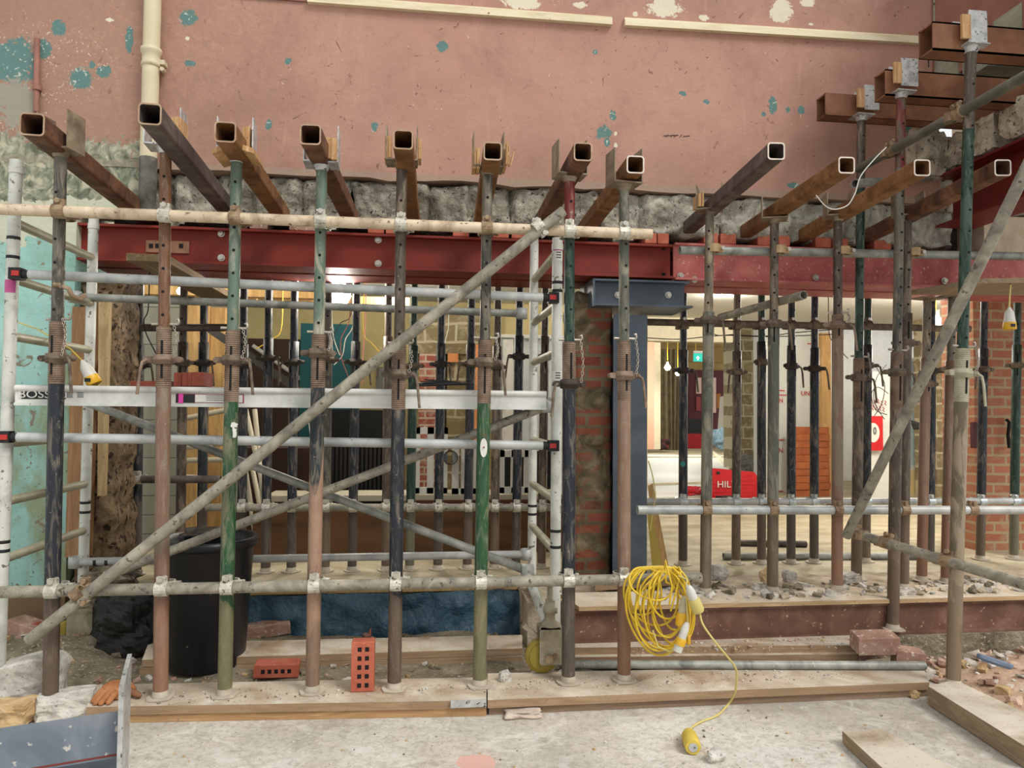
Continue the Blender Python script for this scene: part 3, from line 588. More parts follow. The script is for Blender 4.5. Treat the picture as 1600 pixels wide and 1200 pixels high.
def prop(top, base, Yp, zb, sleeve, nut, om, im, label, group, head='fork', roll=0, threadm=None, ro=.0302, ri=.0242, detail=2, handle=1, low=None, cat='prop', plate=True, headw=.135, chain=True, topm=None, hside=.15):
    a = at(base[0], base[1], Yp); a.z = zb; b = at(top[0], top[1], Yp); M = frame(a, b, roll); H = (b-a).length
    t = thing('adjustable_prop', label, cat, a, group, M.to_quaternion()); WM[t.name] = Matrix.Translation(a) @ M.to_quaternion().to_matrix().to_4x4()
    def hz(y):      # height along the prop for an image row
        px = base[0]+(top[0]-base[0])*(base[1]-y)/(base[1]-top[1]); return (at(px, y, Yp)-a).dot((b-a).normalized())
    hs0, hs1 = hz(sleeve[1]), hz(sleeve[0]); hn = hz(nut); seg = 18 if detail > 1 else 12
    ml = outerm(om); mi_ = outerm(im); tm = threadm or thread
    if plate: m = MB(M); m.prism([(.055*math.cos(k*math.pi/8)*(1.12 if k % 4 == 2 else 1), .055*math.sin(k*math.pi/8)*(1.12 if k % 4 == 2 else 1)) for k in range(16)], (0, 0, 0), (0, 0, .006), (1, 0, 0), (0, 1, 0)); m.lathe([(.036, .007), (.031, .03)], seg=12); m.build('base_plate', mottle('dusty_plate', [(160, 148, 128), (198, 188, 170)], 14), t)
    m = MB(M); m.lathe([(ro, .004), (ro, hs0)], seg=seg)
    if low is not None: pass
    m.build('outer_tube', ml, t)
    m = MB(M)
    if detail > 1 and hs1-hs0 > .12:
        pr = [(ro, hs0)]; zz = hs0
        while zz < hs1-.008: pr += [(ro+.0016, zz+.001), (ro+.0016, zz+.005), (ro-.0008, zz+.006), (ro-.0008, zz+.0085)]; zz += .0092
        pr += [(ro+.001, hs1), (ri+.0005, hs1+.001)]; m.lathe(pr, seg=seg, sm=False)
    else: m.lathe([(ro+.0012, hs0), (ro+.0012, hs1), (ri, hs1+.002)], seg=seg)
    m.build('threaded_sleeve', tm if detail > 1 else ml, t)
    m = MB(M); m.box((0, -ro-.0006, (hs0+hs1)/2-.01), (.009, .003, max(.08, (hs1-hs0)*.62)), mi=0); m.build('sleeve_slot', black, t)
    # nut with ears and a bent handle
    m = MB(M); rn = ro+.012
    m.lathe([(ro+.001, hn-.022), (rn, hn-.02), (rn, hn-.006), (rn+.004, hn-.004), (rn+.004, hn+.004), (rn, hn+.006), (rn, hn+.02), (ro+.001, hn+.022)], seg=seg)
    for sgn in (-1, 1): m.box((sgn*(rn+.012), 0, hn), (.03, .022, .026)); m.tube((sgn*(rn+.022), -.016, hn), (sgn*(rn+.022), .016, hn), .013, 10)
    nutm = threadc if threadm is threadc else (thread if om in ('terra', 'salmon', 'rust') else ironr); nu = m.build('collar_nut', nutm if om != 'navy' else mottle('dark_nut', [(44, 38, 34), (70, 58, 48)], 20), t)
    if handle:
        m = MB(M); sg = handle; m.path([(sg*(rn+.02), -.02, hn), (sg*(rn+.035), -.03, hn-.012), (sg*(rn+.042), -.034, hn-.05), (sg*(rn+.052), -.036, hn-.15)], .0065, 8); m.build('nut_handle', nutm, nu)
    # inner tube with pin holes
    m = MB(M)
    m.tube((0, 0, hs0+.02), (0, 0, H-.006), ri, seg)
    if topm: m.lathe([(ri+.0004, H-topm[1]), (ri+.0004, H-.006)], seg=seg, mi=1)
    hh = hs1+.05
    ho = MB(M)
    while hh < H-.12:
        ho.tube((.0, -ri+.004, hh), (.0, -ri-.0007, hh), .0065, 10); hh += .1
    it = m.build('inner_tube', [mi_] + ([topm[0]] if topm else []), t); ho.build('pin_holes', black, it)
    if detail > 1:
        m = MB(M); m.tube((-.05, -.0, hs1+.012), (.055, 0, hs1+.012), .006, 8); m.path([(.055, 0, hs1+.012), (.062, -.004, hs1+.02), (.058, -.004, hs1+.035), (.05, -.004, hs1+.03)], .005, 8); m.build('locking_pin', chainm, t)
        if chain:
            m = MB(M); nL = 12
            for k in range(nL):
                u = k/(nL-1); px_ = .045+.012*math.sin(u*3); pz = hs1+.005-u*(hs1-hn-.01); py = -.03+.004*math.sin(u*5); L = (hs1-hn)/nL*.62
                pts = []
                for j in range(8):
                    an = j*math.pi/4; c_, s_ = math.cos(an)*.0055, math.sin(an)*max(L, .007)
                    pts.append((px_+(c_ if k % 2 else 0), py+(0 if k % 2 else c_), pz+s_))
                m.path(pts, .0016, 5, True)
            m.build('pin_chain', chainm, t)
    # head
    m = MB(M); fk = mottle('fork_plate', [(96, 84, 66), (136, 120, 98), (160, 148, 126)], 12, .6, .2) if head != 'zinc' else zinc
    if head in ('fork', 'zinc'):
        wd = headw; m.b2((-wd/2, -.055, H-.006), (wd/2, .055, H)); m.b2((-wd/2, -.055, H), (-wd/2+.005, .055, H+hside)); m.b2((wd/2-.005, -.055, H), (wd/2, .055, H+hside*1.05)); m.lathe([(ri+.002, H-.03), (ri+.014, H-.006)], seg=12)
        m.build('fork_head', fk, t)
    elif head == 'plate':
        m.b2((-.075, -.06, H-.006), (.075, .06, H)); m.build('head_plate', fk, t)
    return t, M, H
YA = 3.24; YB = 3.80; G1 = 'front row props on the timber sole boards'; G2 = 'second row props on the floor beam at right'
FP = [
 ((95,236),(79,1085),(503,600),560,'black','dkgrey','leftmost prop, black lower tube with rusty foot',-.5,1,None,-1),
 ((259,230),(251,1085),(511,606),562,'terra','rust','terracotta prop beside the black bucket, second from the left',.2,-1,None,-1),
 ((370,244),(351,1085),(517,628),563,'green','greenw','bright green prop with a torn white sticker, third from the left',.2,1,None,1),
 ((503,257),(488,1082),(523,606),552,'sal2','greenw','half black half salmon prop, fourth from the left',.1,0,None,1),
 ((628,254),(616,1078),(540,640),585,'black','brown','black prop with rusty brown inner tube beside the upright brick',0,1,None,1),
 ((762,264),(749,1076),(532,630),566,'green','dkgrey','mottled green prop carrying a white oval sticker',0,1,None,1),
 ((890,275),(888,1068),(535,608),600,'navy','dkgreen','dark blue prop with chipped red paint on top',.3,-1,'red',1),
 ((975,288),(975,1065),(533,625),587,'salmon','grey','salmon pink prop in front of the grey steel column',.35,1,None,1)]
PR = {}
for i, (tp, bs, sl, nt, om, im, lb, ro_, hd, tpm, ch) in enumerate(FP):
    PR['F%d' % i] = prop(tp, bs, YA, .072, sl, nt, om, im, lb, G1, roll=ro_*.4, handle=hd, headw=.15 if i in (1, 2, 3) else .14, head='zinc' if i in (1, 2, 3) else 'fork', topm=(outerm('redtop'), .26) if tpm else None)
RP = [((1109,328),(1102,922),(488,525),500,'grey','olive','grey green prop, first of the second row, right of the column'),
 ((1210,342),(1207,925),(500,540),506,'grey','brown','mottled grey green prop, second of the second row'),
 ((1309,338),(1308,924),(492,530),508,'terra','brown','terracotta prop with a looped chain, third of the second row'),
 ((1418,338),(1411,920),(490,545),536,'brown','brown','brown prop behind the sloping tube, fourth of the second row')]
for i, (tp, bs, sl, nt, om, im, lb) in enumerate(RP):
    PR['R%d' % i] = prop(tp, bs, YB, .312, sl, nt, om, im, lb, G2, roll=-.5+.1*i, handle=(1, 1, 1, -1)[i], detail=1 if i != 2 else 2, threadm=thread, headw=.14, hside=.13)
TP = [((1346,182),(1338,905),4.02,.312,(560,640),590,'brown','dkgreen','tall prop, brown then dark green inner tube, under the lowest right needle',.25,'zinc'),
 ((1408,146),(1395,980),3.60,.15,(550,640),582,'brown','dkgrey','tall brown prop with red painted top standing behind the stacked bricks',.2,'zinc'),
 ((1517,74),(1489,1060),3.06,.06,(545,628),583,'olive','dkgreen','tallest prop, brown and dark green above, dusty olive below, at right',.2,'zinc')]
for i, (tp, bs, Yp, zb_, sl, nt, om, im, lb, ro_, hd) in enumerate(TP):
    PR['T%d' % i] = prop(tp, bs, Yp, zb_, sl, nt, om, im, lb, 'tall props at right', head=hd, roll=math.pi/2-.15 if 0 else 0, threadm=threadc if i == 2 else None, topm=((outerm('brown'), .45), (outerm('redtop'), .42), (outerm('brown'), .40))[i], handle=1, headw=.11, hside=.0, chain=i != 1)
# zinc side plates of the three tall forks sit across the needles
for (tp, x0, x1, y0, y1, Yp, nm) in (('T0', 1351, 1374, 132, 172, 4.0, 'lowest'), ('T1', 1408, 1435, 90, 135, 3.58, 'middle'), ('T2', 1514, 1543, 15, 66, 3.04, 'highest')):
    m = pbox(x0, y0, x1, y1, Yp-.012, .006); m.build('fork_side', zinc, PR[tp][0]); m = MB(); m.b2((at(x0, y0, Yp).x, Yp+.104, at(x0, y1, Yp).z), (at(x1, y0, Yp).x, Yp+.11, at(x0, y0, Yp).z)); m.build('fork_side', zinc, PR[tp][0])
    a_ = at(x0-9, (y0+y1)/2, Yp); m = MB(); m.box((a_.x+.006, Yp-.008, a_.z-.008), (.045, .012, .115))
    one(m, 'timber_packer', packer, 'pale timber packer wedged beside the zinc fork plate of the %s upper right needle' % nm, 'packer', 'packers in the upper right forks')
# stickers
def sticker(prop_, x, y, Yp, w_, h_, mat, name='sticker', lab=None, r=.0308):
    a = at(x, y, Yp); t = prop_[0]; m = MB(); N = 18; n2 = 5; vs = []
    for j in range(N):
        an = 2*math.pi*j/N; u = math.cos(an)*w_/2; v = math.sin(an)*h_/2; th = u/r; vs.append(V((a.x+r*math.sin(th), Yp-r*math.cos(th)+0, a.z+v)))
    m.add(vs, [list(range(N))]); o = m.build(name, mat, t)
    if lab: o['label'] = lab
    return o
sticker(PR['F5'], 755, 699, YA-.001, .034, .085, whitep, lab='white oval sticker', r=.032)
m = MB(); p = at(756, 683, YA-.036); m.path([p+V((.010*math.cos(a_), 0, .012*math.sin(a_))) for a_ in [k*.35-.3 for k in range(10)]], .0012, 5); p2 = at(756, 699, YA-.0345); m.tube(p2, p2+V((0, -.001, 0)), .004, 8); m.build('sticker_print', flat('sticker_red', (150, 60, 50)), PR['F5'][0])
m = MB(); p = at(366, 664, YA-.033); m.rock(p, (.018, .002, .014), 3, 2, .5); m.rock(p+V((.002, 0, -.034)), (.011, .002, .026), 4, 2, .5); m.build('sticker', whitep, PR['F2'][0])
# spray marks on two props handled in the paint
# packers
def packers(i, lst, Yp, zbase):
    words = ['leftmost', 'second', 'third', 'fourth', 'fifth', 'sixth', 'seventh', 'eighth', 'ninth', 'tenth', 'eleventh']
    for k, (x0, y0, x1, y1) in enumerate(lst):
        m = pbox(x0, y0, x1, y1, Yp, .09); one(m, 'timber_packer', packer, 'pale timber packer %s in the fork of the %s needle from the left' % (('nearest the box', 'next outward', 'outermost', 'fourth outward')[k], words[i]), 'packer', 'timber packers beside the needles')
packers(1, [(267, 183, 272, 213), (273, 182, 278, 217), (279, 184, 283, 219)], 3.17, 0)
packers(2, [(379, 198, 383, 228), (384, 197, 389, 229)], 3.18, 0)
packers(3, [(509, 214, 517, 247), (518, 215, 526, 249)], 3.17, 0)
packers(4, [(601, 212, 606, 247), (607, 213, 611, 246), (649, 216, 653, 249), (654, 217, 658, 248)], 3.19, 0)
packers(5, [(739, 230, 744, 263), (745, 231, 750, 263), (787, 232, 791, 262)], 3.19, 0)
packers(8, [(1092, 302, 1096, 322), (1097, 300, 1100, 322)], 3.76, 0)
m = MB(); a = at(336, 237, 3.16); b = at(400, 237, 3.16); c = at(367, 226, 3.14)
m.hexa([V((a.x, 3.12, a.z)), V((c.x, 3.10, c.z)), V((c.x, 3.30, c.z)), V((a.x, 3.30, a.z))], .022); m.hexa([V((c.x, 3.10, c.z)), V((b.x, 3.12, b.z)), V((b.x, 3.30, b.z)), V((c.x, 3.30, c.z))], .022)
one(m, 'timber_wedge', packer, 'folded orange timber wedge under the third box needle', 'packer')
m = MB(); rr = random.Random(9); p = at(793, 235, 3.15)
for k in range(9): q = p+V((rr.uniform(-.015, .03), rr.uniform(0, .05), -.06)); m.tube(q, q+V((rr.uniform(-.02, .03), 0, rr.uniform(.06, .11))), .004, 5)
one(m, 'splintered_packer', packer, 'splintered timber stub standing beside the sixth box needle', 'packer')
# ------------------------------------------------------------------ rear row of props
G3 = 'rear row of props behind the wall'
rear = [(218,213,'navy'),(287,281,'brown'),(319,315,'navy'),(381,377,'navy'),(420,415,'navy'),(460,455,'navy'),(513,508,'dkgrey'),(557,550,'navy'),(607,603,'brown'),(647,640,'dkgreen'),(690,684,'navy'),(737,730,'black'),(778,772,'brown'),(812,806,'navy'),(852,846,'brown'),
 (1068,1067,'navy'),(1152,1150,'brown'),(1190,1190,'paintwht'),(1237,1236,'navy'),(1273,1272,'navy'),(1356,1353,'paintwht'),(1456,1453,'navy'),(1538,1532,'black'),(1590,1584,'dkgreen')]
cw_ = {'navy': 'blue black', 'brown': 'brown', 'dkgrey': 'thin grey', 'dkgreen': 'dark green', 'black': 'black', 'paintwht': 'white sprayed'}
seen = {}; rn = 0
ordw = ['first', 'second', 'third', 'fourth', 'fifth', 'sixth', 'seventh', 'eighth', 'ninth', 'tenth', 'eleventh', 'twelfth', 'thirteenth', 'fourteenth', 'fifteenth']
RR = random.Random(12)
YR = 4.78
for i, (xt, xb_, cm) in enumerate(rear):
    side = 'left' if xt < 1000 else 'right'; k = i if side == 'left' else i-15
    lb = '%s rear prop, %s from the left behind the %s opening' % (cw_[cm], ordw[k], side)
    xtop = xt+(xt-xb_)/410*100
    nt = 562+RR.randint(-6, 12)+(8 if xt > 1000 else 0); sl = (nt-32, nt+25)
    PR['B%d' % i] = prop((xtop, 376), (xb_, 893), YR, .252, sl, nt, cm, cm if cm != 'paintwht' else 'dkgreen', lb, G3, head='fork', detail=1, handle=RR.choice((-1, 1)), chain=False, roll=RR.uniform(-.6, .6), headw=.12, hside=.11)
PR['E0'] = prop((1449, 466), (1440, 905), 4.14, .27, (560, 620), 600, 'salmon', 'olive', 'pale salmon short prop under the timber plank, left of two', 'props under the plank at right', head='plate', detail=1, handle=-1)
PR['E1'] = prop((1488, 463), (1478, 915), 4.08, .27, (565, 625), 578, 'terra', 'dkgrey', 'brown short prop under the timber plank, right of two', 'props under the plank at right', head='plate', detail=1, handle=1)
m = MB(); p = at(1067, 725, YR-.031); m.tube(p, p-V((0, .002, 0)), .018, 14); m.build('paint_spot', flat('turquoise_spot', (40, 150, 134)), PR['B15'][0])
# plank over them
mb = MB(); mb.hexa([az(1526, 443, 2.028), az(1700, 440, 2.028), az(1700, 462, 2.028), az(1420, 461, 2.028)], -.028); one(mb, 'timber_plank', planky, 'dusty plank lying across the two short props below the red beam at right', 'plank')
mb = MB(); p = az(1528, 443, 2.058); q = az(1577, 444, 2.058); mb.b2((p.x, p.y-.02, 2.057), (q.x, p.y+.15, 2.075)); one(mb, 'board_offcut', galv2, 'grey board end on the plank above the hanging white lamp', 'board')
# ------------------------------------------------------------------ scaffold tubes
def stube(name, a, b, mat, label, r=.0242, cat='tube', group=None, seg=18):
    m = MB(); m.tube(a, b, r, seg, ri=r-.004); return one(m, name, mat, label, cat, group)
YT = YA-.056
T1 = (at(-30, 325.5, YT), at(1018, 366, YT)); T2 = (at(-30, 926, YT), at(1095, 903, YT))
stube('scaffold_tube', T1[0], T1[1], cream, 'cream painted tube running across the front props below the needles')
stube('scaffold_tube', T2[0], T2[1], galv2, 'low dusty tube clamped across the front props near their feet')
T3 = (at(45, 1001, YT-.055), at(880, 330, YT-.055))
stube('scaffold_tube', T3[0], T3[1], galv2, 'long diagonal tube rising from lower left across the front props')
T4 = (at(1062, 391, YB+.056), at(1680, 402, YB+.056)); T5 = (at(996, 797, YB-.056), at(1680, 797, YB-.056))
stube('scaffold_tube', T4[0], T4[1], galv, 'grey tube crossing behind the second row props at the red beam')
stube('scaffold_tube', T5[0], T5[1], alu, 'pale tube across the second row props at knee height')
T6 = (at(1322, 838, 3.52), at(1640, 190, 2.45)); T7 = (at(1341, 264, 3.93), at(1680, 76, 2.45)); T8 = (at(1325, 830, 3.62), at(1700, 943, 2.5))
stube('scaffold_tube', T6[0], T6[1], galv2, 'steep diagonal tube crossing the tall props at right')
stube('scaffold_tube', T7[0], T7[1], mottle('dark_olive_tube', [(70, 72, 62), (98, 98, 84), (124, 122, 106)], 7, .55, .2), 'dark sloping tube at upper right tied to the tall props')
stube('scaffold_tube', T8[0], T8[1], galv2, 'low sloping tube coming forward to the right edge')
stube('scaffold_tube', at(1125, 496, 4.5), at(1256, 461, 3.6), galv2, 'short open ended tube pointing forward beside the second row prop')
stube('scaffold_tube', at(1336, 287, 3.7), at(1450, 277, 4.2), galv, 'small pipe stub with black open end under the upper right needles')
stube('scaffold_tube', at(205, 749, YR-.056), at(345, 749, YR-.056), rustg, 'short dark tube between the leftmost rear props at mid height')
stube('scaffold_tube', at(322, 793, YR-.056), at(905, 793, YR-.056), galv2, 'low tube clamped across the rear props behind the left opening')
stube('scaffold_tube', at(1005, 784, YR-.056), at(1680, 783, YR-.056), alu, 'low grey tube clamped across the rear props behind the right opening')
stube('scaffold_tube', at(205, 512, YR-.056), at(356, 512, YR-.056), rustg, 'short black tube across the leftmost rear props at head height')
stube('scaffold_tube', at(1000, 503, YR-.056), at(1515, 514, YR-.056), ironr, 'brown tube across the rear props near the ceiling behind the right opening')
stube('scaffold_tube', az(1130, 869, .275), az(1500, 869, .275), galv, 'grey tube lying on the back room floor, nearer of two', group='tubes lying on the back room floor')
stube('scaffold_tube', az(1155, 848, .275), az(1260, 850, .275), rustg, 'dark short tube lying on the back room floor, farther of two', group='tubes lying on the back room floor')
stube('conduit_pipe', az(878, 1038, .09)+V((0, 0, .0)), az(1445, 1040, .09), galv, 'grey pipe lying along the planks behind the front props', cat='pipe', r=.02)
# couplers
def coupler(p, td, pd, off, mat, label, group='scaffold couplers', r1=.0244, r2=.0305):
    td = V(td).normalized(); pd = V(pd).normalized(); n = V(off); dist = n.length; n.normalize()
    if dist > .09: dist = .056; n = n
    c2 = V(p)+n*dist; t = thing('scaffold_coupler', label, 'coupler', p, group)
    def band(nm, c, ax, r, w_, sdir):
        m = MB(); m.lathe([(r, -w_/2), (r+.0065, -w_/2), (r+.0065, w_/2), (r, w_/2)], c, ax, 16, close=True, sm=False)
        lug = c+sdir*(r+.014); mm = Matrix((ax, sdir, ax.cross(sdir))).transposed()
        m.box(lug, (w_*.8, .026, .022), mm); m.build(nm, mat, t)
        m = MB(); hx = ax.cross(sdir)
        m.tube(lug-hx*.024+sdir*.003, lug+hx*.024+sdir*.003, .0065, 8); m.tube(lug-hx*.03+sdir*.003, lug-hx*.02+sdir*.003, .0115, 6); m.tube(lug+hx*.016+sdir*.003, lug+hx*.026+sdir*.003, .0115, 6); m.build('bolt', coupr if mat is coupr else bolt, t)
    sd = td.cross(n).normalized(); sd = sd if sd.z > 0 else -sd
    band('tube_band', V(p), td, r1, .048, sd)
    s2 = pd.cross(n).normalized(); s2 = s2 if s2.x > 0 else -s2
    band('prop_band', c2, pd, r2, .045, s2)
    m = MB(); m.box(V(p)+n*dist*.5, (.045, .02, .045), Matrix((td, n, td.cross(n))).transposed()); m.build('saddle', mat, t)
def online(T, x):   # point of tube T whose image column is x
    lo, hi = 0., 1.
    f = lambda s: (lambda q: 800+FPX*q.dot(rt)/q.dot(fw))(T[0]+(T[1]-T[0])*s-CAM)
    for _ in range(40):
        mid = (lo+hi)/2
        if f(mid) < x: lo = mid
        else: hi = mid
    return T[0]+(T[1]-T[0])*lo
names = ['black leftmost prop', 'terracotta second prop', 'green third prop', 'half salmon fourth prop', 'black fifth prop', 'green prop with the oval sticker', 'dark blue red-topped prop', 'salmon prop before the column']
for i, (tp, bs, *_r) in enumerate(FP):
    for (T, y, mt, wd) in ((T1, 345, coupr if i in (0, 2, 5) else coup, 'rusty' if i in (0, 2, 5) else 'pale'), (T2, 912, coup, 'pale')):
        x = bs[0]+(tp[0]-bs[0])*(bs[1]-y)/(bs[1]-tp[1]); p = online(T, x)
        pd = (PR['F%d' % i][1].to_3x3() @ V((0, 0, 1)))
        coupler(p, T[1]-T[0], pd, (0, .056, 0), mt, '%s coupler joining the %s to the %s' % (wd, 'cream upper tube' if T is T1 else 'low dusty tube', names[i]), 'couplers on the front props')
coupler(online(T2, 133), T2[1]-T2[0], T3[1]-T3[0], (0, -.056, 0), coupr, 'swivel coupler joining the diagonal tube to the low dusty tube at left', r2=.0244)
coupler(online(T1, 838), T1[1]-T1[0], T3[1]-T3[0], (0, -.056, 0), coup, 'swivel coupler joining the diagonal tube to the cream upper tube', r2=.0244)
rnm = ['first', 'second', 'third', 'fourth']
for i in range(4):
    M = PR['R%d' % i][1]; pd = M.to_3x3() @ V((0, 0, 1)); tp, bs = RP[i][0], RP[i][1]
    for T, y, o in ((T4, 396, -.056), (T5, 797, .056)):
        x = bs[0]+(tp[0]-bs[0])*(bs[1]-y)/(bs[1]-tp[1])
        coupler(online(T, x)+V((.0, 0, 0)), T[1]-T[0], pd, (0, o, 0), coupr if T is T5 else mottle('tan_coupler', [(150, 120, 84), (190, 164, 120)], 20, .5, .2), 'coupler joining the %s tube to the %s second row prop' % ('knee height' if T is T5 else 'red beam level', rnm[i]), 'couplers on the second row props')
for T, x, lb, of in ((T7, 1500, 'coupler tying the dark sloping tube to the tallest prop', (0, .056, 0)), (T7, 1395, 'coupler tying the dark sloping tube to the red topped prop', (0, .056, 0)), (T8, 1385, 'left coupler on the low sloping tube at the brown tall prop', (0, .05, 0)), (T8, 1480, 'right coupler on the low sloping tube at the tallest prop', (0, .05, 0)), (T8, 1334, 'end coupler joining the low sloping tube and the steep diagonal tube', (0, -.05, 0)), (T5, 1519, 'coupler on the knee height tube right of the tallest prop', (0, .056, 0))):
    p = online(T, x); coupler(p, T[1]-T[0], (0, 0, 1), of, coupr, lb, 'couplers at right', r2=.0244)
for i, (xt, xb_, cm) in enumerate(rear):
    M = PR['B%d' % i][1]; pd = M.to_3x3() @ V((0, 0, 1)); side = 'left' if xt < 1000 else 'right'; k = i if side == 'left' else i-15
    rows = [(784, coupz)] if side == 'right' else ([(749, coup)] if i < 1 else [(793, coup)] if i > 2 else [])
    if side == 'right' and i < 21: rows.append((508, ironr))
    for y, mt in rows:
        x = xb_+(xt-xb_)/410*(893-y); p = at(x, y, YR-.056)
        coupler(p, (1, 0, 0), pd, (0, .056, 0), mt, '%s coupler on the %s rear prop from the left behind the %s opening' % ('low' if y > 600 else 'high', ordw[k], side), 'couplers on the rear props')
# fork coupler hooked at left by second brace
# ------------------------------------------------------------------ mobile tower
YF, YK = 3.37, 4.12
XL, XRt = at(10, 700, YF).x, at(869, 700, YF).x
t = thing('scaffold_tower', 'white aluminium mobile access tower standing behind the front props', 'scaffold tower', ((XL+XRt)/2, (YF+YK)/2, 0))
rp = .0254
def zat(y, Y, x=450): return at(x, y, Y).z
for nm, X, lx in (('left', XL, 10), ('right', XRt, 869)):
    fr = MB()
    yt = (250 if nm == 'left' else 372)
    yt2 = 340 if nm == 'left' else 350
    xk = 123 if nm == 'left' else 822
    for Y, x_, y0, y1 in ((YF, lx, yt, 1005 if nm == 'right' else 1040), (YK, xk, yt2, 925)):
        a_ = V((X, Y, at(x_, y1, Y).z)); b_ = V((X, Y, at(x_, y0, Y).z)); fr.tube(a_, b_, rp, 16)
        fr.tube(V((X, Y, b_.z-.06)), V((X, Y, b_.z-.03)), rp+.003, 16)
    e = fr.build('end_frame_post', aluw, t)
    rungs = {'left': [((22, 352), (135, 398)), ((20, 440), (120, 470)), ((20, 527), (122, 545)), ((15, 700), (118, 676)), ((12, 785), (118, 755)), ((10, 870), (118, 832))],
             'right': [((866, 400), (820, 432)), ((866, 483), (820, 498)), ((866, 555), (820, 562)), ((866, 783), (820, 755)), ((866, 862), (820, 822)), ((862, 975), (822, 905)), ((866, 705), (822, 682))]}[nm]
    for (xf, yf), (xb2, yb2) in rungs:
        zf = at(lx, yf, YF).z; zk = at(xk, yb2, YK).z; zc = zf if abs(zf-zk) > .3 else (zf+zk)/2
        m = MB(); m.tube((X, YF, zc), (X, YK, zc), .0205, 14); m.build('rung', mottle('rung_alu', [(150, 144, 120), (182, 178, 156)], 8, .5, .2), t)
    for yy, Yq, xq in (((372, YF, lx), (402, YF, lx), (846, YF, lx), (860, YF, lx)) if nm == 'left' else ((442, YF, lx), (455, YF, lx), (829, YF, lx), (854, YF, lx), (790, YK, xk), (803, YK, xk))):
        z = at(xq, yy, Yq).z; m = MB(); m.lathe([(rp+.0006, z-.007), (rp+.0012, z-.006), (rp+.0012, z+.006), (rp+.0006, z+.007)], (X, Yq, 0), seg=16, close=True); m.build('marking_band', rubber, t)
    if nm == 'left':
        for yy, xx in ((785, 122), (800, 122)): z = at(xx, yy, YK).z; m = MB(); m.lathe([(rp+.0006, z-.007), (rp+.0012, z-.006), (rp+.0012, z+.006), (rp+.0006, z+.007)], (X, YK, 0), seg=16, close=True); m.build('marking_band', rubber, t)
def brace(p, q, mat=alu, ends=True, nm='brace'):
    m = MB(); d = (q-p).normalized(); m.tube(p, q, .0215, 14); b = m.build(nm, mat, t)
    if ends:
        for a_, s_ in ((p, 1), (q, -1)):
            m = MB(); m.tube(a_-d*s_*.0, a_-d*s_*.035, .019, 12); m.box(a_-d*s_*.05, (.05, .045, .05)); m.build('brace_clip', rubber, b)
            m = MB(); m.box(a_-d*s_*.045+V((0, -.024, 0)), (.03, .006, .022)); m.build('clip_trigger', redpl, b)
Zt = lambda x, y, Y: at(x, y, Y)
def hb(x0, y0, x1, y1, Y, **k): brace(at(x0, y0, Y), at(x1, y1, Y), **k)
hb(46, 429, 848, 465, YF-.04); hb(28, 683, 848, 696, YF-.04)
hb(118, 464, 812, 490, YK-.03, ends=False, mat=galv); hb(120, 878, 818, 866, YK-.03, ends=False)
brace(at(118, 622, YK-.05), at(832, 895, YF+.2), galv, False); brace(at(165, 900, YF+.06), at(856, 634, YF+.03), galv2, False)
for x, y, Y in ((117, 464, YK-.03), (815, 490, YK-.03), (118, 878, YK-.03), (822, 866, YK-.03), (824, 892, YF+.2), (856, 634, YF+.02)):
    p = at(x, y, Y); m = MB(); m.lathe([(.026, -.03), (.034, -.03), (.034, .03), (.026, .03)], p, (0, 0, 1) if Y > 3.6 else (1, 0, 0), 14, close=True); m.build('hook_clamp', alu, t)
for x, y in ((150, 878), (168, 878)): p = at(x, y, YK-.03); m = MB(); m.tube(p-V((.008, 0, 0)), p+V((.008, 0, 0)), .0225, 14); m.build('marking_band', rubber, t)
# stabiliser lower right piece
brace(at(822, 893, YF+.2), at(858, 985, YF+.0), aluw, False)
def castor(X, Y, zb_, ang, k=1.15):
    q = Matrix.Rotation(ang, 3, 'Z'); c = V((X, Y, zb_))+q @ V((-.03, 0, 0)); M4 = Matrix.Translation(c) @ q.to_4x4() @ Matrix.Scale(k, 4)
    zt = zb_+.208*k
    m = MB(); m.lathe([(.05, zt), (.046, zt+.012), (.03, zt+.03), (.028, zt+.06), (.036, zt+.062), (.036, zt+.085), (.029, zt+.09), (.029, zt+.12), (.02, zt+.12), (.02, zt+.2)], (X, Y, 0), (0, 0, 1), 18); st_ = m.build('castor_stem', castm, t)
    m = MB(M4)
    for s_ in (-1, 1): m.prism([(-.022, .045), (.072, .045), (.075, .06), (.075, .195), (.06, .208), (-.022, .208), (-.028, .19), (-.028, .06)], (0, s_*.034, 0), (0, s_*.040, 0), (1, 0, 0), (0, 0, 1))
    m.b2((-.028, -.04, .2), (.075, .04, .208)); m.build('castor_bracket', castm, st_)
    m = MB(M4); m.tube((.012, -.055, .078), (.012, .055, .078), .013, 10); m.tube((.012, -.062, .078), (.012, -.055, .078), .02, 6); m.tube((.04, -.05, .085), (.04, -.04, .085), .011, 10); m.build('axle', coupr, st_)
    m = MB(M4); m.lathe([(.02, -.024), (.058, -.024), (.06, -.018), (.066, -.018), (.075, -.012), (.075, .012), (.066, .018), (.058, .024), (.02, .024)], (-.012, 0, .076), (0, 1, 0), 28, sm=False); m.build('castor_wheel', wheelm, st_)
    m = MB(M4); m.box((-.062, 0, .185), (.07, .03, .016), Matrix.Rotation(.7, 3, 'Y')); m.box((-.088, 0, .208), (.022, .034, .022), Matrix.Rotation(.7, 3, 'Y')); m.build('brake_lever', castm, st_)
castor(XRt-.02, YF, .071, .0, 1.05); castor(XRt, YK, 0.0, 1.3); castor(XL, YK, 0.0, .25)
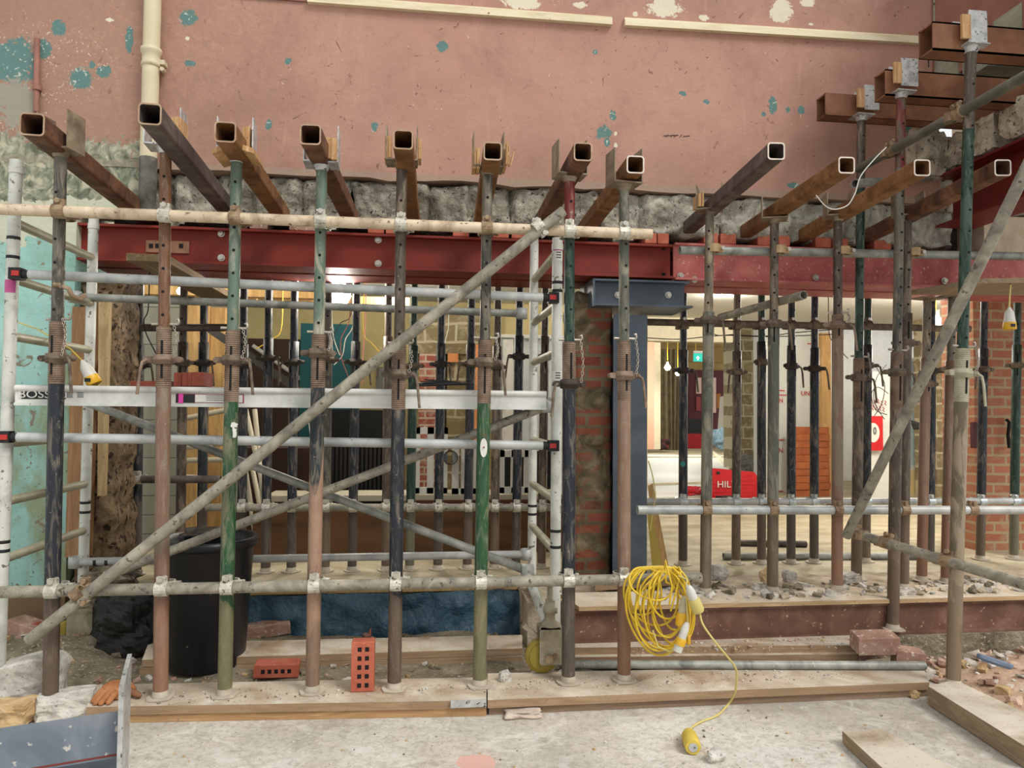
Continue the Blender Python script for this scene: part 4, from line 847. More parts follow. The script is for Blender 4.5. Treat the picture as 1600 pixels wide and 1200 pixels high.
# stickers on the tower posts
def post_label(X, Y, x_, y0, y1, mat, nm='post_sticker'):
    za, zb2 = at(x_, y1, Y).z, at(x_, y0, Y).z; m = MB(); n = 8; vs = []
    for k in range(n+1):
        a_ = math.radians(-150+k*(120/n)); vs += [(X+(rp+.0008)*math.cos(a_), Y+(rp+.0008)*math.sin(a_), za), (X+(rp+.0008)*math.cos(a_), Y+(rp+.0008)*math.sin(a_), zb2)]
    m.add(vs, [(2*k, 2*k+2, 2*k+3, 2*k+1) for k in range(n)], 0, True); m.build(nm, mat, t)
pinks = flat('pink_sticker', (206, 92, 150))
for X, x_, rows in ((XRt, 874, ((384, 393, pinks), (394, 409, whitep), (580, 595, whitep))), (XL, 10, ((432, 438, whitep), (438, 458, pinks), (700, 712, whitep)))):
    for y0, y1, mt in rows: post_label(X, YF, x_, y0, y1, mt)
m = MB()
for y in (396, 400, 404, 583, 587, 591): z = at(874, y, YF).z; m.box((XRt+.002, YF-rp-.0012, z), (.024, .001, .004))
m.build('sticker_print', rubber, t)
# platform
pt = thing('scaffold_platform', 'aluminium work platform with a black and white maker label, resting on the tower rungs', 'platform', ((XL+XRt)/2, (YF+YK)/2, zat(632, YF)))
A, B = at(30, 607, YF-.02), at(852, 621, YF-.02); zt_ = (A.z+B.z)/2+.016; zb_ = zt_-.082
m = MB(); m.b2((A.x, YF-.05, zb_), (B.x, YF-.042, zt_-.02)); m.tube((A.x, YF-.046, zt_-.008), (B.x, YF-.046, zt_-.008), .015, 12); m.b2((A.x, YF-.058, zb_), (B.x, YF-.04, zb_+.012)); m.build('side_rail', mottle('bright_aluminium', [(176, 176, 168), (206, 206, 198), (222, 222, 214)], 5, .45, .1, speck=(140, 134, 120), ssc=30, sth=.7), pt)
m = MB(); m.b2((A.x, YF+.48, zb_), (B.x, YF+.488, zt_)); m.build('side_rail', alu, pt)
m = MB(); m.b2((A.x+.01, YF-.04, zt_-.03), (B.x-.01, YF+.48, zt_-.016)); m.build('deck', mottle('deck_ply', [(70, 58, 46), (96, 80, 62)], 10), pt)
for X in (XL, XRt):
    for yy in (YF+.02, YF+.4): m = MB(); m.b2((X-.03, yy-.02, zb_+.02), (X+.03, yy+.02, zb_+.06)); m.build('platform_hook', alu, pt)
def text(s, size, p, mat, parent, nm, label=None, ext=.0006, rot=(math.pi/2, 0, 0), sx=1):
    cu = bpy.data.curves.new('t', 'FONT'); cu.body = s; cu.size = size; cu.extrude = ext; cu.align_x = 'CENTER'; cu.align_y = 'CENTER'
    o = bpy.data.objects.new('t', cu); S.collection.objects.link(o); bpy.context.view_layer.update()
    me = bpy.data.meshes.new_from_object(o.evaluated_get(bpy.context.evaluated_depsgraph_get())); bpy.data.objects.remove(o)
    from mathutils import Euler
    M = Matrix.Translation(V(p)) @ Euler(rot).to_matrix().to_4x4() @ Matrix.Diagonal((sx, 1, 1, 1))
    me.transform(M); me.transform(WM[parent.name].inverted()); me.name = nm; me.materials.clear(); me.materials.append(mat)
    r = bpy.data.objects.new(nm, me); S.collection.objects.link(r); r.parent = parent
    if label: r['label'] = label
    return r
yl = YF-.0515
m = pbox(34, 610, 102, 624, yl, .001); lp = m.build('maker_label', rubber, pt)
c0 = at(54, 616.5, yl); text('BOSS', .046, c0-V((0, .002, 0)), whitep, pt, 'label_lettering', 'white BOSS lettering', sx=1.25)
m = MB(); p = at(97, 617, yl-.002); m.b2(p+V((-.018, 0, -.012)), p+V((.018, .001, .012))); m.build('label_logo', whitep, pt)
m = MB(); p = at(97, 617, yl-.003); m.b2(p+V((-.010, 0, -.006)), p+V((.002, .001, .003))); m.b2(p+V((.004, 0, -.008)), p+V((.012, .001, .008))); m.build('label_logo_mark', rubber, pt)
m = MB()
for i in range(3):
    for x in (109, 126): p = at(x, 614+3*i, yl-.001); m.b2(p+V((-.014, 0, -.001)), p+V((.012, .001, .0015)))
m.build('stamped_print', rubber, pt)
m = pbox(275, 615, 381, 630, yl, .001); m.build('warning_label', flat('label_magenta', (150, 40, 96)), pt)
m = pbox(305, 616.5, 379, 629, yl-.001, .001); m.build('label_panel', whitep, pt)
m = pbox(275, 616, 304, 629.5, yl-.001, .001); m.build('label_panel', rubber, pt)
m = pbox(279, 615.5, 286, 630, yl-.002, .001); m.build('label_stripe', flat('pink_stripe', (222, 70, 160)), pt)
m = MB()
for i in range(3): a_ = at(322, 619+3.2*i, yl-.002); b_ = at(350, 619+3.2*i, yl-.002); m.b2(a_, b_+V((0, .0008, .0015)))
m.build('label_print', rubber, pt)
# red clay blocks and dark sheets on the platform
for k, (x0, x1) in enumerate(((272, 283), (284.5, 292), (293, 299), (300, 317))):
    m = pbox(x0, 582-.3*k, x1, 603, 3.5, .16); one(m, 'clay_slab', brickr, 'red clay slab standing on the platform, %s' % ('leftmost of four', 'second of four from the left', 'third of four from the left', 'widest of four at the right end')[k], 'slab', 'red clay slabs on the platform')
m = MB(); q = at(228, 602, 3.55); m.b2(q+V((-.07, 0, -.005)), q+V((.11, .14, .02))); one(m, 'clay_slab', brickr, 'flat red clay tile lying on the platform left of the standing slabs', 'slab')
m = MB()
for k in range(4): q = at(690+4*k, 601-1.3*k, 3.55+.03*k); m.box(q, (.26-.03*k, .2, .005), Matrix.Rotation(.05*(k-1), 3, 'Y') @ Matrix.Rotation(.2*k, 3, 'Z'))
one(m, 'plastic_sheet', flat('black_sheet', (32, 30, 30), .5), 'black flat sheets lying on the platform near its right end', 'sheet')
# ------------------------------------------------------------------ hanging lamp holders, cables
def pendant(p, d, label, L=.12, cat='light'):
    t = thing('lamp_holder', label, cat, p); d = V(d).normalized(); p = V(p)
    m = MB(); m.lathe([(.006, 0), (.012, .012), (.022, .03), (.027, .075), (.029, .08)], p, d, 16); m.build('holder_cap', wplug, t)
    m = MB(); m.lathe([(.029, .08), (.030, .085), (.032, .118), (.028, .12)], p, d, 16); m.build('holder_skirt', yplug, t)
    m = MB(); m.b2(p+d*.1+V((-.02, -.034, -.008)), p+d*.1+V((.004, -.031, .008))); m.build('rating_label', rubber, t)
    return t
pd_ = at(1577, 480, 3.45); tl = pendant(pd_, (0, 0, -1), 'white and yellow plug hanging on a pale cable at the right edge', cat='plug')
m = MB(); m.path([pd_, at(1578, 460, 3.45), at(1579, 446, 3.6), az(1578, 444, 2.03)], .004, 8); m.build('cable', yelp, tl)
pz = at(128, 563, 3.36); tl = pendant(pz, (.55, 0, -1), 'white and yellow plug hooked beside the leftmost prop', cat='plug')
m = MB(); m.path([at(128, 563, 3.36), at(110, 545, 3.5), at(60, 515, 3.8), at(18, 500, 4.0)], .003, 6); m.build('cable', yel, tl)
# bulbs
bulbm = flat('lit_bulb', (255, 244, 220), .3, 0, 30)
cages = flat('bulb_socket', (70, 64, 50), .5)
def bulb(x, y, Y, e, label, r=.045, cable=True):
    p = at(x, y, Y); t = thing('light_bulb', label, 'light', p)
    m = MB(); m.lathe([(.004, -r), (r*.6, -r*.85), (r, -r*.2), (r*.9, r*.35), (r*.45, r*.95), (r*.4, r*1.2)], p, (0, 0, 1), 16); m.build('bulb_glass', bulbm, t)
    m = MB(); m.tube(p+V((0, 0, r*1.15)), p+V((0, 0, r*1.15+.05)), r*.45, 12); m.build('lamp_socket', cages, t)
    if cable: m = MB(); m.tube(p+V((0, 0, r*1.15+.05)), V((p.x, p.y, 2.5 if Y < 9.6 else 3.9)), .004, 6); m.build('cable', yel, t)
    lamp(p+V((0, -r-.03, 0)), e)
bulb(528, 459, 5.0, 22, 'glaring festoon bulb above the tower behind the fourth prop', .09)  # glass oversized, its shape stands in for the lamp's flare
bulb(1043, 574, 16, 120, 'left of two glowing bulbs in the far doorway', .07)
bulb(1059, 583, 16.6, 100, 'right of two glowing bulbs in the far doorway', .06)
bulb(1463, 506, 5.7, 30, 'upper bright bulb behind the steep diagonal tube', .06)
bulb(1493, 543, 6.6, 40, 'lower bright bulb beside the tallest prop', .05)
bulb(620, 452, 6.4, 34, 'small added fill bulb tight under the ceiling right of the glaring bulb', .03)  # added source to brighten the left back room, tucked behind the beam
bulb(1330, 452, 6.3, 75, 'small added fill bulb tight under the ceiling behind the third second-row prop', .03)  # invented bulb, fill light for the right back room
bulb(1130, 460, 7.0, 100, 'small added fill bulb tight under the ceiling before the far doorway', .03)  # extra fill lamp added to light the room before the corridor
bulb(282, 455, 5.2, 7, 'small added fill bulb high near the joists at the left', .025)  # weak fill light added for the boards at left, no lamp known here
def cable(name, pts, r, mat, label, cat='cable', group=None, n=14):
    pts = [V(p) for p in pts]; out = []
    for i in range(len(pts)-1):
        p0, p1, p2, p3 = pts[max(i-1, 0)], pts[i], pts[i+1], pts[min(i+2, len(pts)-1)]
        for k in range(n):
            u = k/n; out.append(.5*((2*p1)+(p2-p0)*u+(2*p0-5*p1+4*p2-p3)*u*u+(3*p1-p0-3*p2+p3)*u**3))
    out.append(pts[-1]); m = MB(); m.path(out, r, 8); return one(m, name, mat, label, cat, group)
def pc(lst, Y): return [at(x, y, Y+(z[0] if z else 0)) for x, y, *z in lst]
for lst, Y, mt, lb in (
 ([(232,478),(225,500),(228,520),(240,545),(248,560)], 4.6, rubber, 'thin black wire looping beside the leftmost rear prop'),
 ([(165,480),(176,510),(200,530),(207,550),(195,566),(168,574)], 5.0, rubber, 'grey wire curving across the white tiles'),
 ([(518,485),(519,505),(522,530),(531,555)], 5.6, wplug, 'white wire hanging left of the teal panel'),
 ([(548,492),(532,505),(522,525),(521,540)], 5.6, rubber, 'black wire curving over the teal panel'),
 ([(546,498),(533,530),(534,560),(544,588)], 5.6, flat('red_wire', (150, 80, 76)), 'dull red wire hanging over the teal panel'),
 ([(552,505),(540,530),(535,555),(522,570)], 5.6, wplug, 'pale wire crossing the teal panel'),
 ([(571,495),(570,520),(567,560),(566,600)], 5.6, flat('pink_tape', (214, 130, 130)), 'pink strip hanging right of the teal panel'),
 ([(568,518),(580,535),(595,552)], 5.6, yel, 'yellow cable slanting across the yellow wall'),
 ([(440,510),(425,530),(400,545)], 5.2, yel, 'yellow cable slanting between rear props at left'),
 ([(701,505),(699,520),(694,540)], 5.6, wplug, 'white wire hanging before the stone bay'),
 ([(480,640),(485,680),(492,720),(510,745),(520,770)], 4.9, wplug, 'pale wire trailing down behind the tower in the dark'),
 ([(1000,527),(1060,530),(1130,524),(1200,526),(1310,522)], 5.2, rubber, 'black cable slung high across the back room'),
 ([(1110,515),(1150,523),(1200,525),(1240,520),(1300,515)], 5.0, rubber, 'second black cable slung just under the ceiling tube'),
 ([(1295,515),(1302,535),(1318,553),(1325,560)], 5.0, ironr, 'thin brown wire near the terracotta second row prop'),
 ([(1275,305),(1290,322),(1305,327),(1325,320),(1337,300)], 3.0, wplug, 'thin white cable drooping under the upper right needles'),
 ([(1337,300),(1345,275),(1365,250),(1385,230)], 3.0, wplug, 'thin white cable end rising towards the dark sloping tube'),
 ([(1013,720),(1020,745),(1024,775),(1020,800),(1016,830)], 4.1, yelp, 'yellow cable hanging down behind the coiled lead'),
 ([(1385,570),(1370,590),(1365,620),(1372,640),(1382,655)], 6.0, rubber, 'tangled black wire above the red sign, outer loop'),
 ([(1370,575),(1382,600),(1378,630),(1366,650)], 6.0, rubber, 'tangled black wire above the red sign, inner loop'),
 ([(1388,615),(1372,605),(1362,615),(1368,640),(1386,648)], 6.0, rubber, 'tangled black wire above the red sign, small loop')):
    P_ = pc(lst, Y)
    if Y > 4.55 and lst[0][1] < 520: P_ = [V((P_[0].x, P_[0].y, 2.499)), V((P_[0].x, P_[0].y, 2.3))]+P_
    cable('cable', P_, .0035 if Y > 4 else .0025, mt, lb, group='loose wires and cables')
# coiled lead
t = thing('extension_lead', 'yellow extension lead coiled over the end of the low dusty tube', 'cable', at(1040, 905, 3.1))
rr = random.Random(21); pts = []
loops = [(1004,925,30,36,.25),(1026,952,45,72,.05),(1036,950,40,60,-.12),(1030,938,48,56,.1),(1044,952,34,64,-.02),(1022,928,42,50,.3),(1040,945,42,70,-.2),(1050,948,30,60,.05),(1034,955,38,62,.15),(1018,910,34,28,.1),(1044,940,26,56,0),(1030,948,50,66,-.05),(1052,935,24,50,-.1),(1038,960,32,55,.2),(1046,925,30,42,.1)]
for k, (cx, cy, rx, ry, tl_) in enumerate(loops):
    for j in range(22):
        a_ = -math.pi/2+2*math.pi*j/22; c_, s_ = math.cos(a_), math.sin(a_)
        sh = 1.0 if s_ > 0 else .95
        x = cx+rx*c_*(1+.08*math.sin(2*a_+k))*math.cos(tl_)-ry*s_*math.sin(tl_)*sh; y = cy+ry*s_*math.cos(tl_)*sh+rx*c_*math.sin(tl_)
        x = x+8*(s_) if k % 2 else x; Yc = YT-.045-.004*k+.03*math.sin(a_+k) if s_ > -.75 else YT-.035+.03*math.sin(k)
        if y < 888: y = 888-(888-y)*.3
        pts.append(at(x, y, min(Yc, 3.12)))
m = MB(); sm_ = []
for i in range(1, len(pts)-2):
    p0, p1, p2, p3 = pts[i-1], pts[i], pts[i+1], pts[i+2]
    for k in range(3): u = k/3; sm_.append(.5*((2*p1)+(p2-p0)*u+(2*p0-5*p1+4*p2-p3)*u*u+(3*p1-p0-3*p2+p3)*u**3))
m.path(sm_, .0048, 8); m.build('cable_coil', yel, t)
m = MB()
for x in (1000, 1008, 1020, 1028): m.path([at(x-4, 950, 3.08), at(x-1, 930, 3.07), at(x+2, 915, 3.075), at(x-2, 930, 3.085), at(x-7, 955, 3.08)], .004, 8)
m.path([at(1038, 890, 3.1), at(1040, 876, 3.09), at(1043, 890, 3.08), at(1050, 915, 3.07), at(1046, 945, 3.07)], .0042, 8)
m.path([at(1058, 893, 3.12), at(1061, 886, 3.1), at(1064, 892, 3.09), at(1055, 930, 3.07), at(1048, 955, 3.07)], .0042, 8); m.build('cable_loop', yel, t)
def conn(a, b, parent, nm, m1, m2, m3=None, r=.022, f=.55):
    a, b = V(a), V(b); d = (b-a).normalized(); L = (b-a).length
    m = MB(); m.lathe([(r*.35, 0), (r*.5, L*.05), (r*.75, L*.2), (r*.8, L*f)], a, d, 16); m.build(nm+'_cap', m1, parent)
    m = MB(); m.lathe([(r*.95, L*f), (r, L*(f+.03)), (r*1.05, L*.92), (r*.9, L)] if not m3 else [(r*.95, L*f), (r, L*(f+.03)), (r, L*.78)], a, d, 16); m.build(nm+'_body', m2, parent)
    if m3: m = MB(); m.lathe([(r*.9, L*.78), (r*.9, L)], a, d, 16); m.build(nm+'_rim', m3, parent)
conn(at(1069, 932, 3.05), at(1063, 977, 3.05), t, 'plug', mottle('grubby_plastic', [(170, 160, 130), (196, 188, 160)], 20), yplug)
conn(at(1074, 972, 3.02), at(1058, 1018, 3.02), t, 'socket', wplug, yplug, wplug)
m = MB(); m.rock(at(1076, 1000, 3.03), (.012, .01, .03), 4, 2, .1, smooth=True); m.build('socket_cap', yplug, t)
m = MB(); m.path([at(1060, 900, 3.08), at(1073, 905, 3.04), at(1073, 940, 3.03), at(1075, 974, 3.02)], .0042, 8); m.path([at(1020, 985, 3.08), at(1028, 1010, 3.07), at(1045, 1018, 3.06), at(1060, 1012, 3.05)], .004, 8); m.build('cable_tail', yelp, t)
t = thing('extension_lead', 'pale yellow cable curling down from the coil to a yellow socket on the floor', 'cable', az(1080, 1160, 0))
conn(at(1075, 915, 3.0), at(1092, 956, 3.0), t, 'plug', wplug, yelp, None, .026, .5)
base = az(1080, 1150, .03); L = [at(1093, 955, 3.0), at(1098, 975, 2.98), at(1115, 1000, 2.95), at(1133, 1022, 2.95), at(1149, 1043, 2.98), at(1151, 1062, 3.0), az(1148, 1084, .077), az(1138, 1100, .02), az(1120, 1118, .006), az(1095, 1128, .006), az(1078, 1139, .012), az(1075, 1146, .02)]
out = []
for i in range(len(L)-1):
    p0, p1, p2, p3 = L[max(i-1, 0)], L[i], L[i+1], L[min(i+2, len(L)-1)]
    for k in range(8): u = k/8; out.append(.5*((2*p1)+(p2-p0)*u+(2*p0-5*p1+4*p2-p3)*u*u+(3*p1-p0-3*p2+p3)*u**3))
m = MB(); m.path(out, .0045, 8); m.build('cable', yelp, t)
a_ = az(1074, 1142, .025); b_ = az(1083, 1168, .03); conn(a_, b_, t, 'socket', mottle('dusty_yellow_plastic', [(196, 168, 60), (216, 190, 84)], 16), mottle('dusty_yellow_plastic', [(196, 168, 60), (216, 190, 84)], 16), None, .03, .3)
m = MB(); d = (b_-a_).normalized(); m.tube(b_-d*.002, b_+d*.003, .017, 12); m.build('socket_face', zinc, t)
# ------------------------------------------------------------------ boards and sleepers
def board(corn, z, th, mat, label, group='timber planks', name='timber_plank'):
    m = MB(); c = [az(x, y, z) for x, y in corn]; m.hexa(c, th); return one(m, name, mat, label, 'plank', group)
# corners: front-left, front-right, back-right, back-left
board([(135, 1105), (760, 1094), (760, 1058), (150, 1070)], .07, .034, plank, 'upper front sole plank carrying the left front props', 'front sole planks')
board([(140, 1117), (760, 1106), (760, 1068), (150, 1083)], .035, .034, wood('honey_plank', (196, 160, 116), (168, 130, 88), (.35, 5, 5)), 'lower front sole plank under the left front props', 'front sole planks')
board([(762, 1094), (1452, 1066), (1440, 1038), (762, 1052)], .07, .034, plank, 'upper front sole plank under the dark blue and salmon props', 'front sole planks')
board([(764, 1104), (1450, 1076), (1440, 1050), (764, 1064)], .035, .034, wood('greyish_plank', (160, 136, 112), (138, 112, 90), (.35, 5, 5)), 'lower front sole plank under the right front props', 'front sole planks')
m = MB(); a_ = az(704, 1096, .072); b_ = az(760, 1094, .072); m.b2((a_.x, a_.y-.003, .045), (b_.x, a_.y+.01, .0725)); one(m, 'metal_strap', zinc, 'zinc strap on the plank joint at bottom centre', 'strap')
board([(222, 1031), (816, 1013), (816, 992), (232, 1005)], .078, .034, plank, 'dusty plank behind the upright brick, upper left', 'middle planks')
board([(218, 1043), (816, 1025), (816, 1003), (232, 1018)], .041, .034, plank, 'lower dusty plank behind the upright brick', 'middle planks')
board([(884, 1027), (1340, 1022), (1335, 1004), (884, 1009)], .09, .04, plank, 'dusty plank behind the grey pipe at right', 'middle planks')
board([(890, 1012), (1345, 1008), (1340, 990), (895, 992)], .125, .04, plank, 'dusty plank directly before the rusty floor beam', 'middle planks')
board([(1450, 1072), (1600, 1165), (1680, 1150), (1492, 1062)], .085, .08, planky, 'thick dusty sleeper running forward at the right edge', 'right timbers', 'timber_sleeper')
board([(1316, 1142), (1406, 1225), (1560, 1240), (1380, 1140)], .05, .045, planky, 'thin pale plank lying loose at bottom right', 'right timbers')
# floor beam at right with board
YH = 3.60
t = thing('steel_beam', 'rusty steel beam lying on the floor behind the coil, under the second row props', 'beam', (2, YH+.12, .12))
xl = at(898, 960, YH).x; m = MB(); rb = mottle('brown_red_steel', [(84, 56, 44), (108, 74, 58), (138, 104, 86)], 5, .7, .05, .2, 50, speck=(190, 160, 130), ssc=40, sth=.66)
m.b2((xl, YH, .12), (5, YH+.25, .134)); m.b2((xl, YH, .276), (5, YH+.25, .288)); m.b2((xl, YH+.02, .134), (5, YH+.035, .276)); m.build('beam_body', rb, t)
m = MB(); a_ = az(905, 940, .31); m.hexa([(xl+.02, YH-.01, .311), (4.9, YH-.01, .311), (4.9, YH+.27, .311), (xl-.03, YH+.27, .311)], .022); one(m, 'timber_plank', wood('yellowish_plank', (198, 170, 128), (172, 142, 104), (.35, 5, 5)), 'pale plank on top of the rusty floor beam, carrying the second row props', 'plank')
m = MB(); m.b2((xl-.05, YH-.02, .0), (5, YH+.27, .119)); struct(m, 'trim_1', dirt)
m = MB(); m.b2((xl-.2, 3.88, 0), (5.2, 4.4, .262)); struct(m, 'floor_rubble_base', mottle('pale_rubble_dust', [(140, 124, 100), (178, 162, 138), (196, 184, 162)], 8, .95, 0, .8, 24, bd=.02))
board([(930, 915), (1075, 905), (1062, 897), (935, 900)], .32, .03, plank, 'short plank end behind the coil at the column foot', 'middle planks')
# slab edge timber and blue membrane
m = MB(); m.b2((at(375, 930, 4.25).x, 4.27, .235), (at(810, 925, 4.25).x, 4.42, .275)); one(m, 'timber_plank', pine, 'long batten along the slab edge above the blue membrane', 'plank')
m = MB(); x0, x1 = at(378, 950, 4.2).x, at(812, 950, 4.2).x; NX = 90; NZ = 14; vs = []; fs = []
for j in range(NZ+1):
    for i in range(NX+1):
        x = x0+(x1-x0)*i/NX; z = -.01+.25*j/NZ; y = 4.23-.05*(1-j/NZ)+.035*noise.noise(V((x*5, z*9, 2)))+.012*noise.noise(V((x*17, z*14, 5))); vs.append((x, y, z+.02*noise.noise(V((x*6, 9, 0)))))
for j in range(NZ):
    for i in range(NX): q = j*(NX+1)+i; fs.append((q, q+1, q+NX+2, q+NX+1))
m.add(vs, fs, 0, True); b0 = len(vs); m.add([(v[0], v[1]+.004, v[2]) for v in vs], [f[::-1] for f in fs], 0, True)
one(m, 'damp_proof_membrane', bluefilm, 'crumpled blue plastic membrane hanging over the slab edge', 'plastic sheet')
# ------------------------------------------------------------------ bricks and stones
def brick(c, d, rot, mat, label, group=None, holes=None, name='brick'):
    t = None; m = MB(); q = rot.to_matrix() if rot else Matrix.Identity(3); M4 = Matrix.Translation(V(c)) @ q.to_4x4(); m = MB(M4); e = .004
    x, y, z = d[0]/2, d[1]/2, d[2]/2
    def ringz(k, zz): return [(-k*x, -k*y, zz), (k*x, -k*y, zz), (k*x, k*y, zz), (-k*x, k*y, zz)]
    l0, l1, l2, l3 = [(sx*(x-e), sy*(y-e), -z) for sx, sy in ((-1,-1),(1,-1),(1,1),(-1,1))], [(sx*x, sy*y, -z+e) for sx, sy in ((-1,-1),(1,-1),(1,1),(-1,1))], [(sx*x, sy*y, z-e) for sx, sy in ((-1,-1),(1,-1),(1,1),(-1,1))], [(sx*(x-e), sy*(y-e), z) for sx, sy in ((-1,-1),(1,-1),(1,1),(-1,1))]
    vs = l0+l1+l2+l3; fs = [(3, 2, 1, 0), (12, 13, 14, 15)]
    for k in range(3):
        for i in range(4): fs.append((k*4+i, k*4+(i+1) % 4, k*4+4+(i+1) % 4, k*4+4+i))
    m.add(vs, fs)
    if not holes: return one(m, name, mat, label, 'brick', group)
    t = thing(name, label, 'brick', V(c)-V((0, 0, d[2]/2)), group); m.build('brick_body', mat, t)
    m = MB(M4)
    for (hx, hz) in holes: m.b2((hx-.0085, -y-.0008, hz-.0095), (hx+.0085, -y+.02, hz+.0095))
    m.build('core_holes', black, t); m = MB(M4)
    for k in range(int((d[2]-.01)/.018)): m.b2((-x-.0008, -y*.9, -z+.012+k*.018), (-x+.002, y*.2, -z+.018+k*.018))
    m.build('side_grooves', black, t); return t
from mathutils import Euler
def eu(x=0, y=0, z=0): return Euler((math.radians(x), math.radians(y), math.radians(z)))
bp = az(566, 1082, .07)
brick((bp.x, bp.y+.033, .07+.108), (.098, .065, .215), eu(0, 0, 0), brickm, 'upright orange brick with ten core holes on the front plank', None, [(sx, -.078+.0385*k) for sx in (-.014, .018) for k in range(5)])
bp = az(430, 1066, .0); t = brick((bp.x, bp.y+.045, .05), (.205, .09, .065), eu(0, 2, 4), brickm, 'orange brick lying behind the front plank left of the upright one', None, [(-.06+.03*k, 0) for k in range(5)])
loose = [((205, 1020), (.07, .05, .09), (10, 12, 20), brickr, 'grooved red block fragment lying in the dirt left of the terracotta prop'),
 ((180, 1002), (.075, .05, .045), (0, -20, 30), brickr, 'small red brick fragment above the grooved fragment'),
 ((415, 998), (.24, .12, .07), (3, -5, 15), brickd, 'dusty brick beside the bucket and the green prop'),
 ((478, 990), (.04, .05, .06), (10, 0, 40), brickr, 'dark red brick chip left of the salmon and black prop'),
 ((582, 992), (.06, .05, .045), (0, 12, 20), brickm, 'orange brick chip in the dirt behind the upright brick'),
 ((36, 1020), (.2, .11, .075), (0, 8, -25), brickd, 'dusty brick at the left edge behind the stones'),
 ((52, 1022), (.06, .06, .06), (5, 10, -25), brickr, 'bright red brick corner at the left edge')]
for (x, y), d, r_, mt, lb in loose:
    p = az(x, y, .02); brick((p.x, p.y+.04, ghz(p.x, p.y+.04)+d[2]*.5), d, eu(*r_), mt, lb, None)
# bricks packed between beam and stones
segs = [(390, 418, 'brown'), (452, 512, 'brown'), (575, 600, ''), (603, 620, ''), (708, 733, ''), (770, 795, ''), (800, 824, ''), (1008, 1026, ''), (1028, 1045, ''), (1100, 1122, ''), (1126, 1150, ''), (1184, 1234, ''), (1274, 1298, ''), (1303, 1325, ''), (1366, 1392, ''), (1574, 1597, '')]
lastx = None
for k, (x0, x1, c_) in enumerate(segs):
    a_, b_ = at(x0, 360, YW+.02).x, at(x1, 360, YW+.02).x; zz = z1+.003+(.014 if x0 > 1050 else 0)
    brick(((a_+b_)/2, YW+.1, zz+.034), (b_-a_, .16, .066), eu(), brickm if not c_ else brickd, 'orange brick packed on the red beam, %s along from the left' % (ordw+['sixteenth'])[k], 'bricks packed on the red beams')
# jumbled bricks at right
q = az(1385, 1044, .07)
brick((q.x, q.y+.09, .165), (.2, .1, .09), eu(8, -2, -8), brickd, 'large dusty brick tilted on top of the right brick pile', 'brick pile at right')
q = az(1432, 1046, .06); brick((q.x, q.y+.06, .095), (.13, .1, .09), eu(0, 4, -20), brickd, 'dusty brick at the right foot of the brick pile', 'brick pile at right')
q = az(1372, 1036, .06); brick((q.x, q.y+.10, .085), (.16, .08, .06), eu(0, 0, 10), brickd, 'shadowed brick at the bottom left of the pile', 'brick pile at right')
def stone(c, d, seed, mat, label, rot=None, cube=.55, rough=.28, sub=3, group=None, name='stone', cat='stone'):
    m = MB(); m.rock(c, d, seed, sub, rough, rot, cube=cube); return one(m, name, mat, label, cat, group)
p = az(34, 1118, 0); stone((p.x, p.y+.10, .12), (.17, .14, .14), 3, stonel, 'large pale granite stone at the left edge', eu(0, -8, 10), .7, .2)
p = az(92, 1130, 0); stone((p.x, p.y+.06, .055), (.16, .10, .075), 8, stonel, 'angular granite stone next to the glove', eu(0, 0, 12), .85, .2)
p = az(12, 1142, 0); stone((p.x, p.y+.05, .05), (.10, .09, .075), 12, stoney, 'yellowish stone in the lower left corner')
p = az(818, 1122, 0); stone((p.x, p.y+.03, .012), (.11, .07, .024), 14, mottle('pinkish_stone', [(180, 164, 148), (208, 194, 178)], 12, .9, 0, .4, 30), 'flat pinkish stone flake on the floor before the castor')
for x, y, d, mt, lb in ((517, 988, (.045, .04, .06), stonel, 'white stone lump before the blue membrane'), (548, 997, (.06, .04, .03), stonel, 'low pale stone right of the white lump'), (640, 990, (.035, .03, .07), stonel, 'grey slab chip leaning beside the black fifth prop'), (652, 994, (.035, .03, .035), stonel, 'small white stone right of the black fifth prop'), (1128, 908, (.075, .06, .07), stonel, 'grey rubble stone on the plank right of the first second-row prop'), (790, 1068, (.035, .03, .035), stonel, 'crumbly white lump beside the green sticker prop foot'), (1262, 1190, (.0, 0, 0), None, ''), (1435, 1093, (.035, .03, .025), stoney, 'orange stone by the corner of the sleeper'), (1476, 1098, (.045, .03, .04), stonel, 'white stone chip leaning on the sleeper'), (1125, 1196, (.045, .04, .03), stonel, 'pale stone at the bottom edge below the yellow socket'), (95, 960, (.14, .1, .06), stoney, 'dusty boulder behind the leftmost prop foot'), (1240, 912, (.05, .05, .05), stonel, 'pale stone on the plank by the second prop of the second row'), (1335, 912, (.09, .06, .04), stonel, 'broad pale stone on the plank by the terracotta prop'), (1415, 932, (.04, .03, .02), stonel, 'flat pebble at the plank edge below the fourth prop'), (1202, 148+760, (.06, .03, .05), stoney, 'tilted yellowish shard on the plank')):
    if not mt: continue
    zz = .31 if y < 940 and x > 1000 else (.07 if 1060 < y < 1080 and x < 900 else 0); p = az(x, y, zz); stone((p.x, p.y+d[1], zz+d[2]*.55+(ghz(p.x, p.y) if 3.4 < p.y < 4.3 and zz == 0 else 0)), d, x, mt, lb, eu(0, x % 30-15, x % 40))
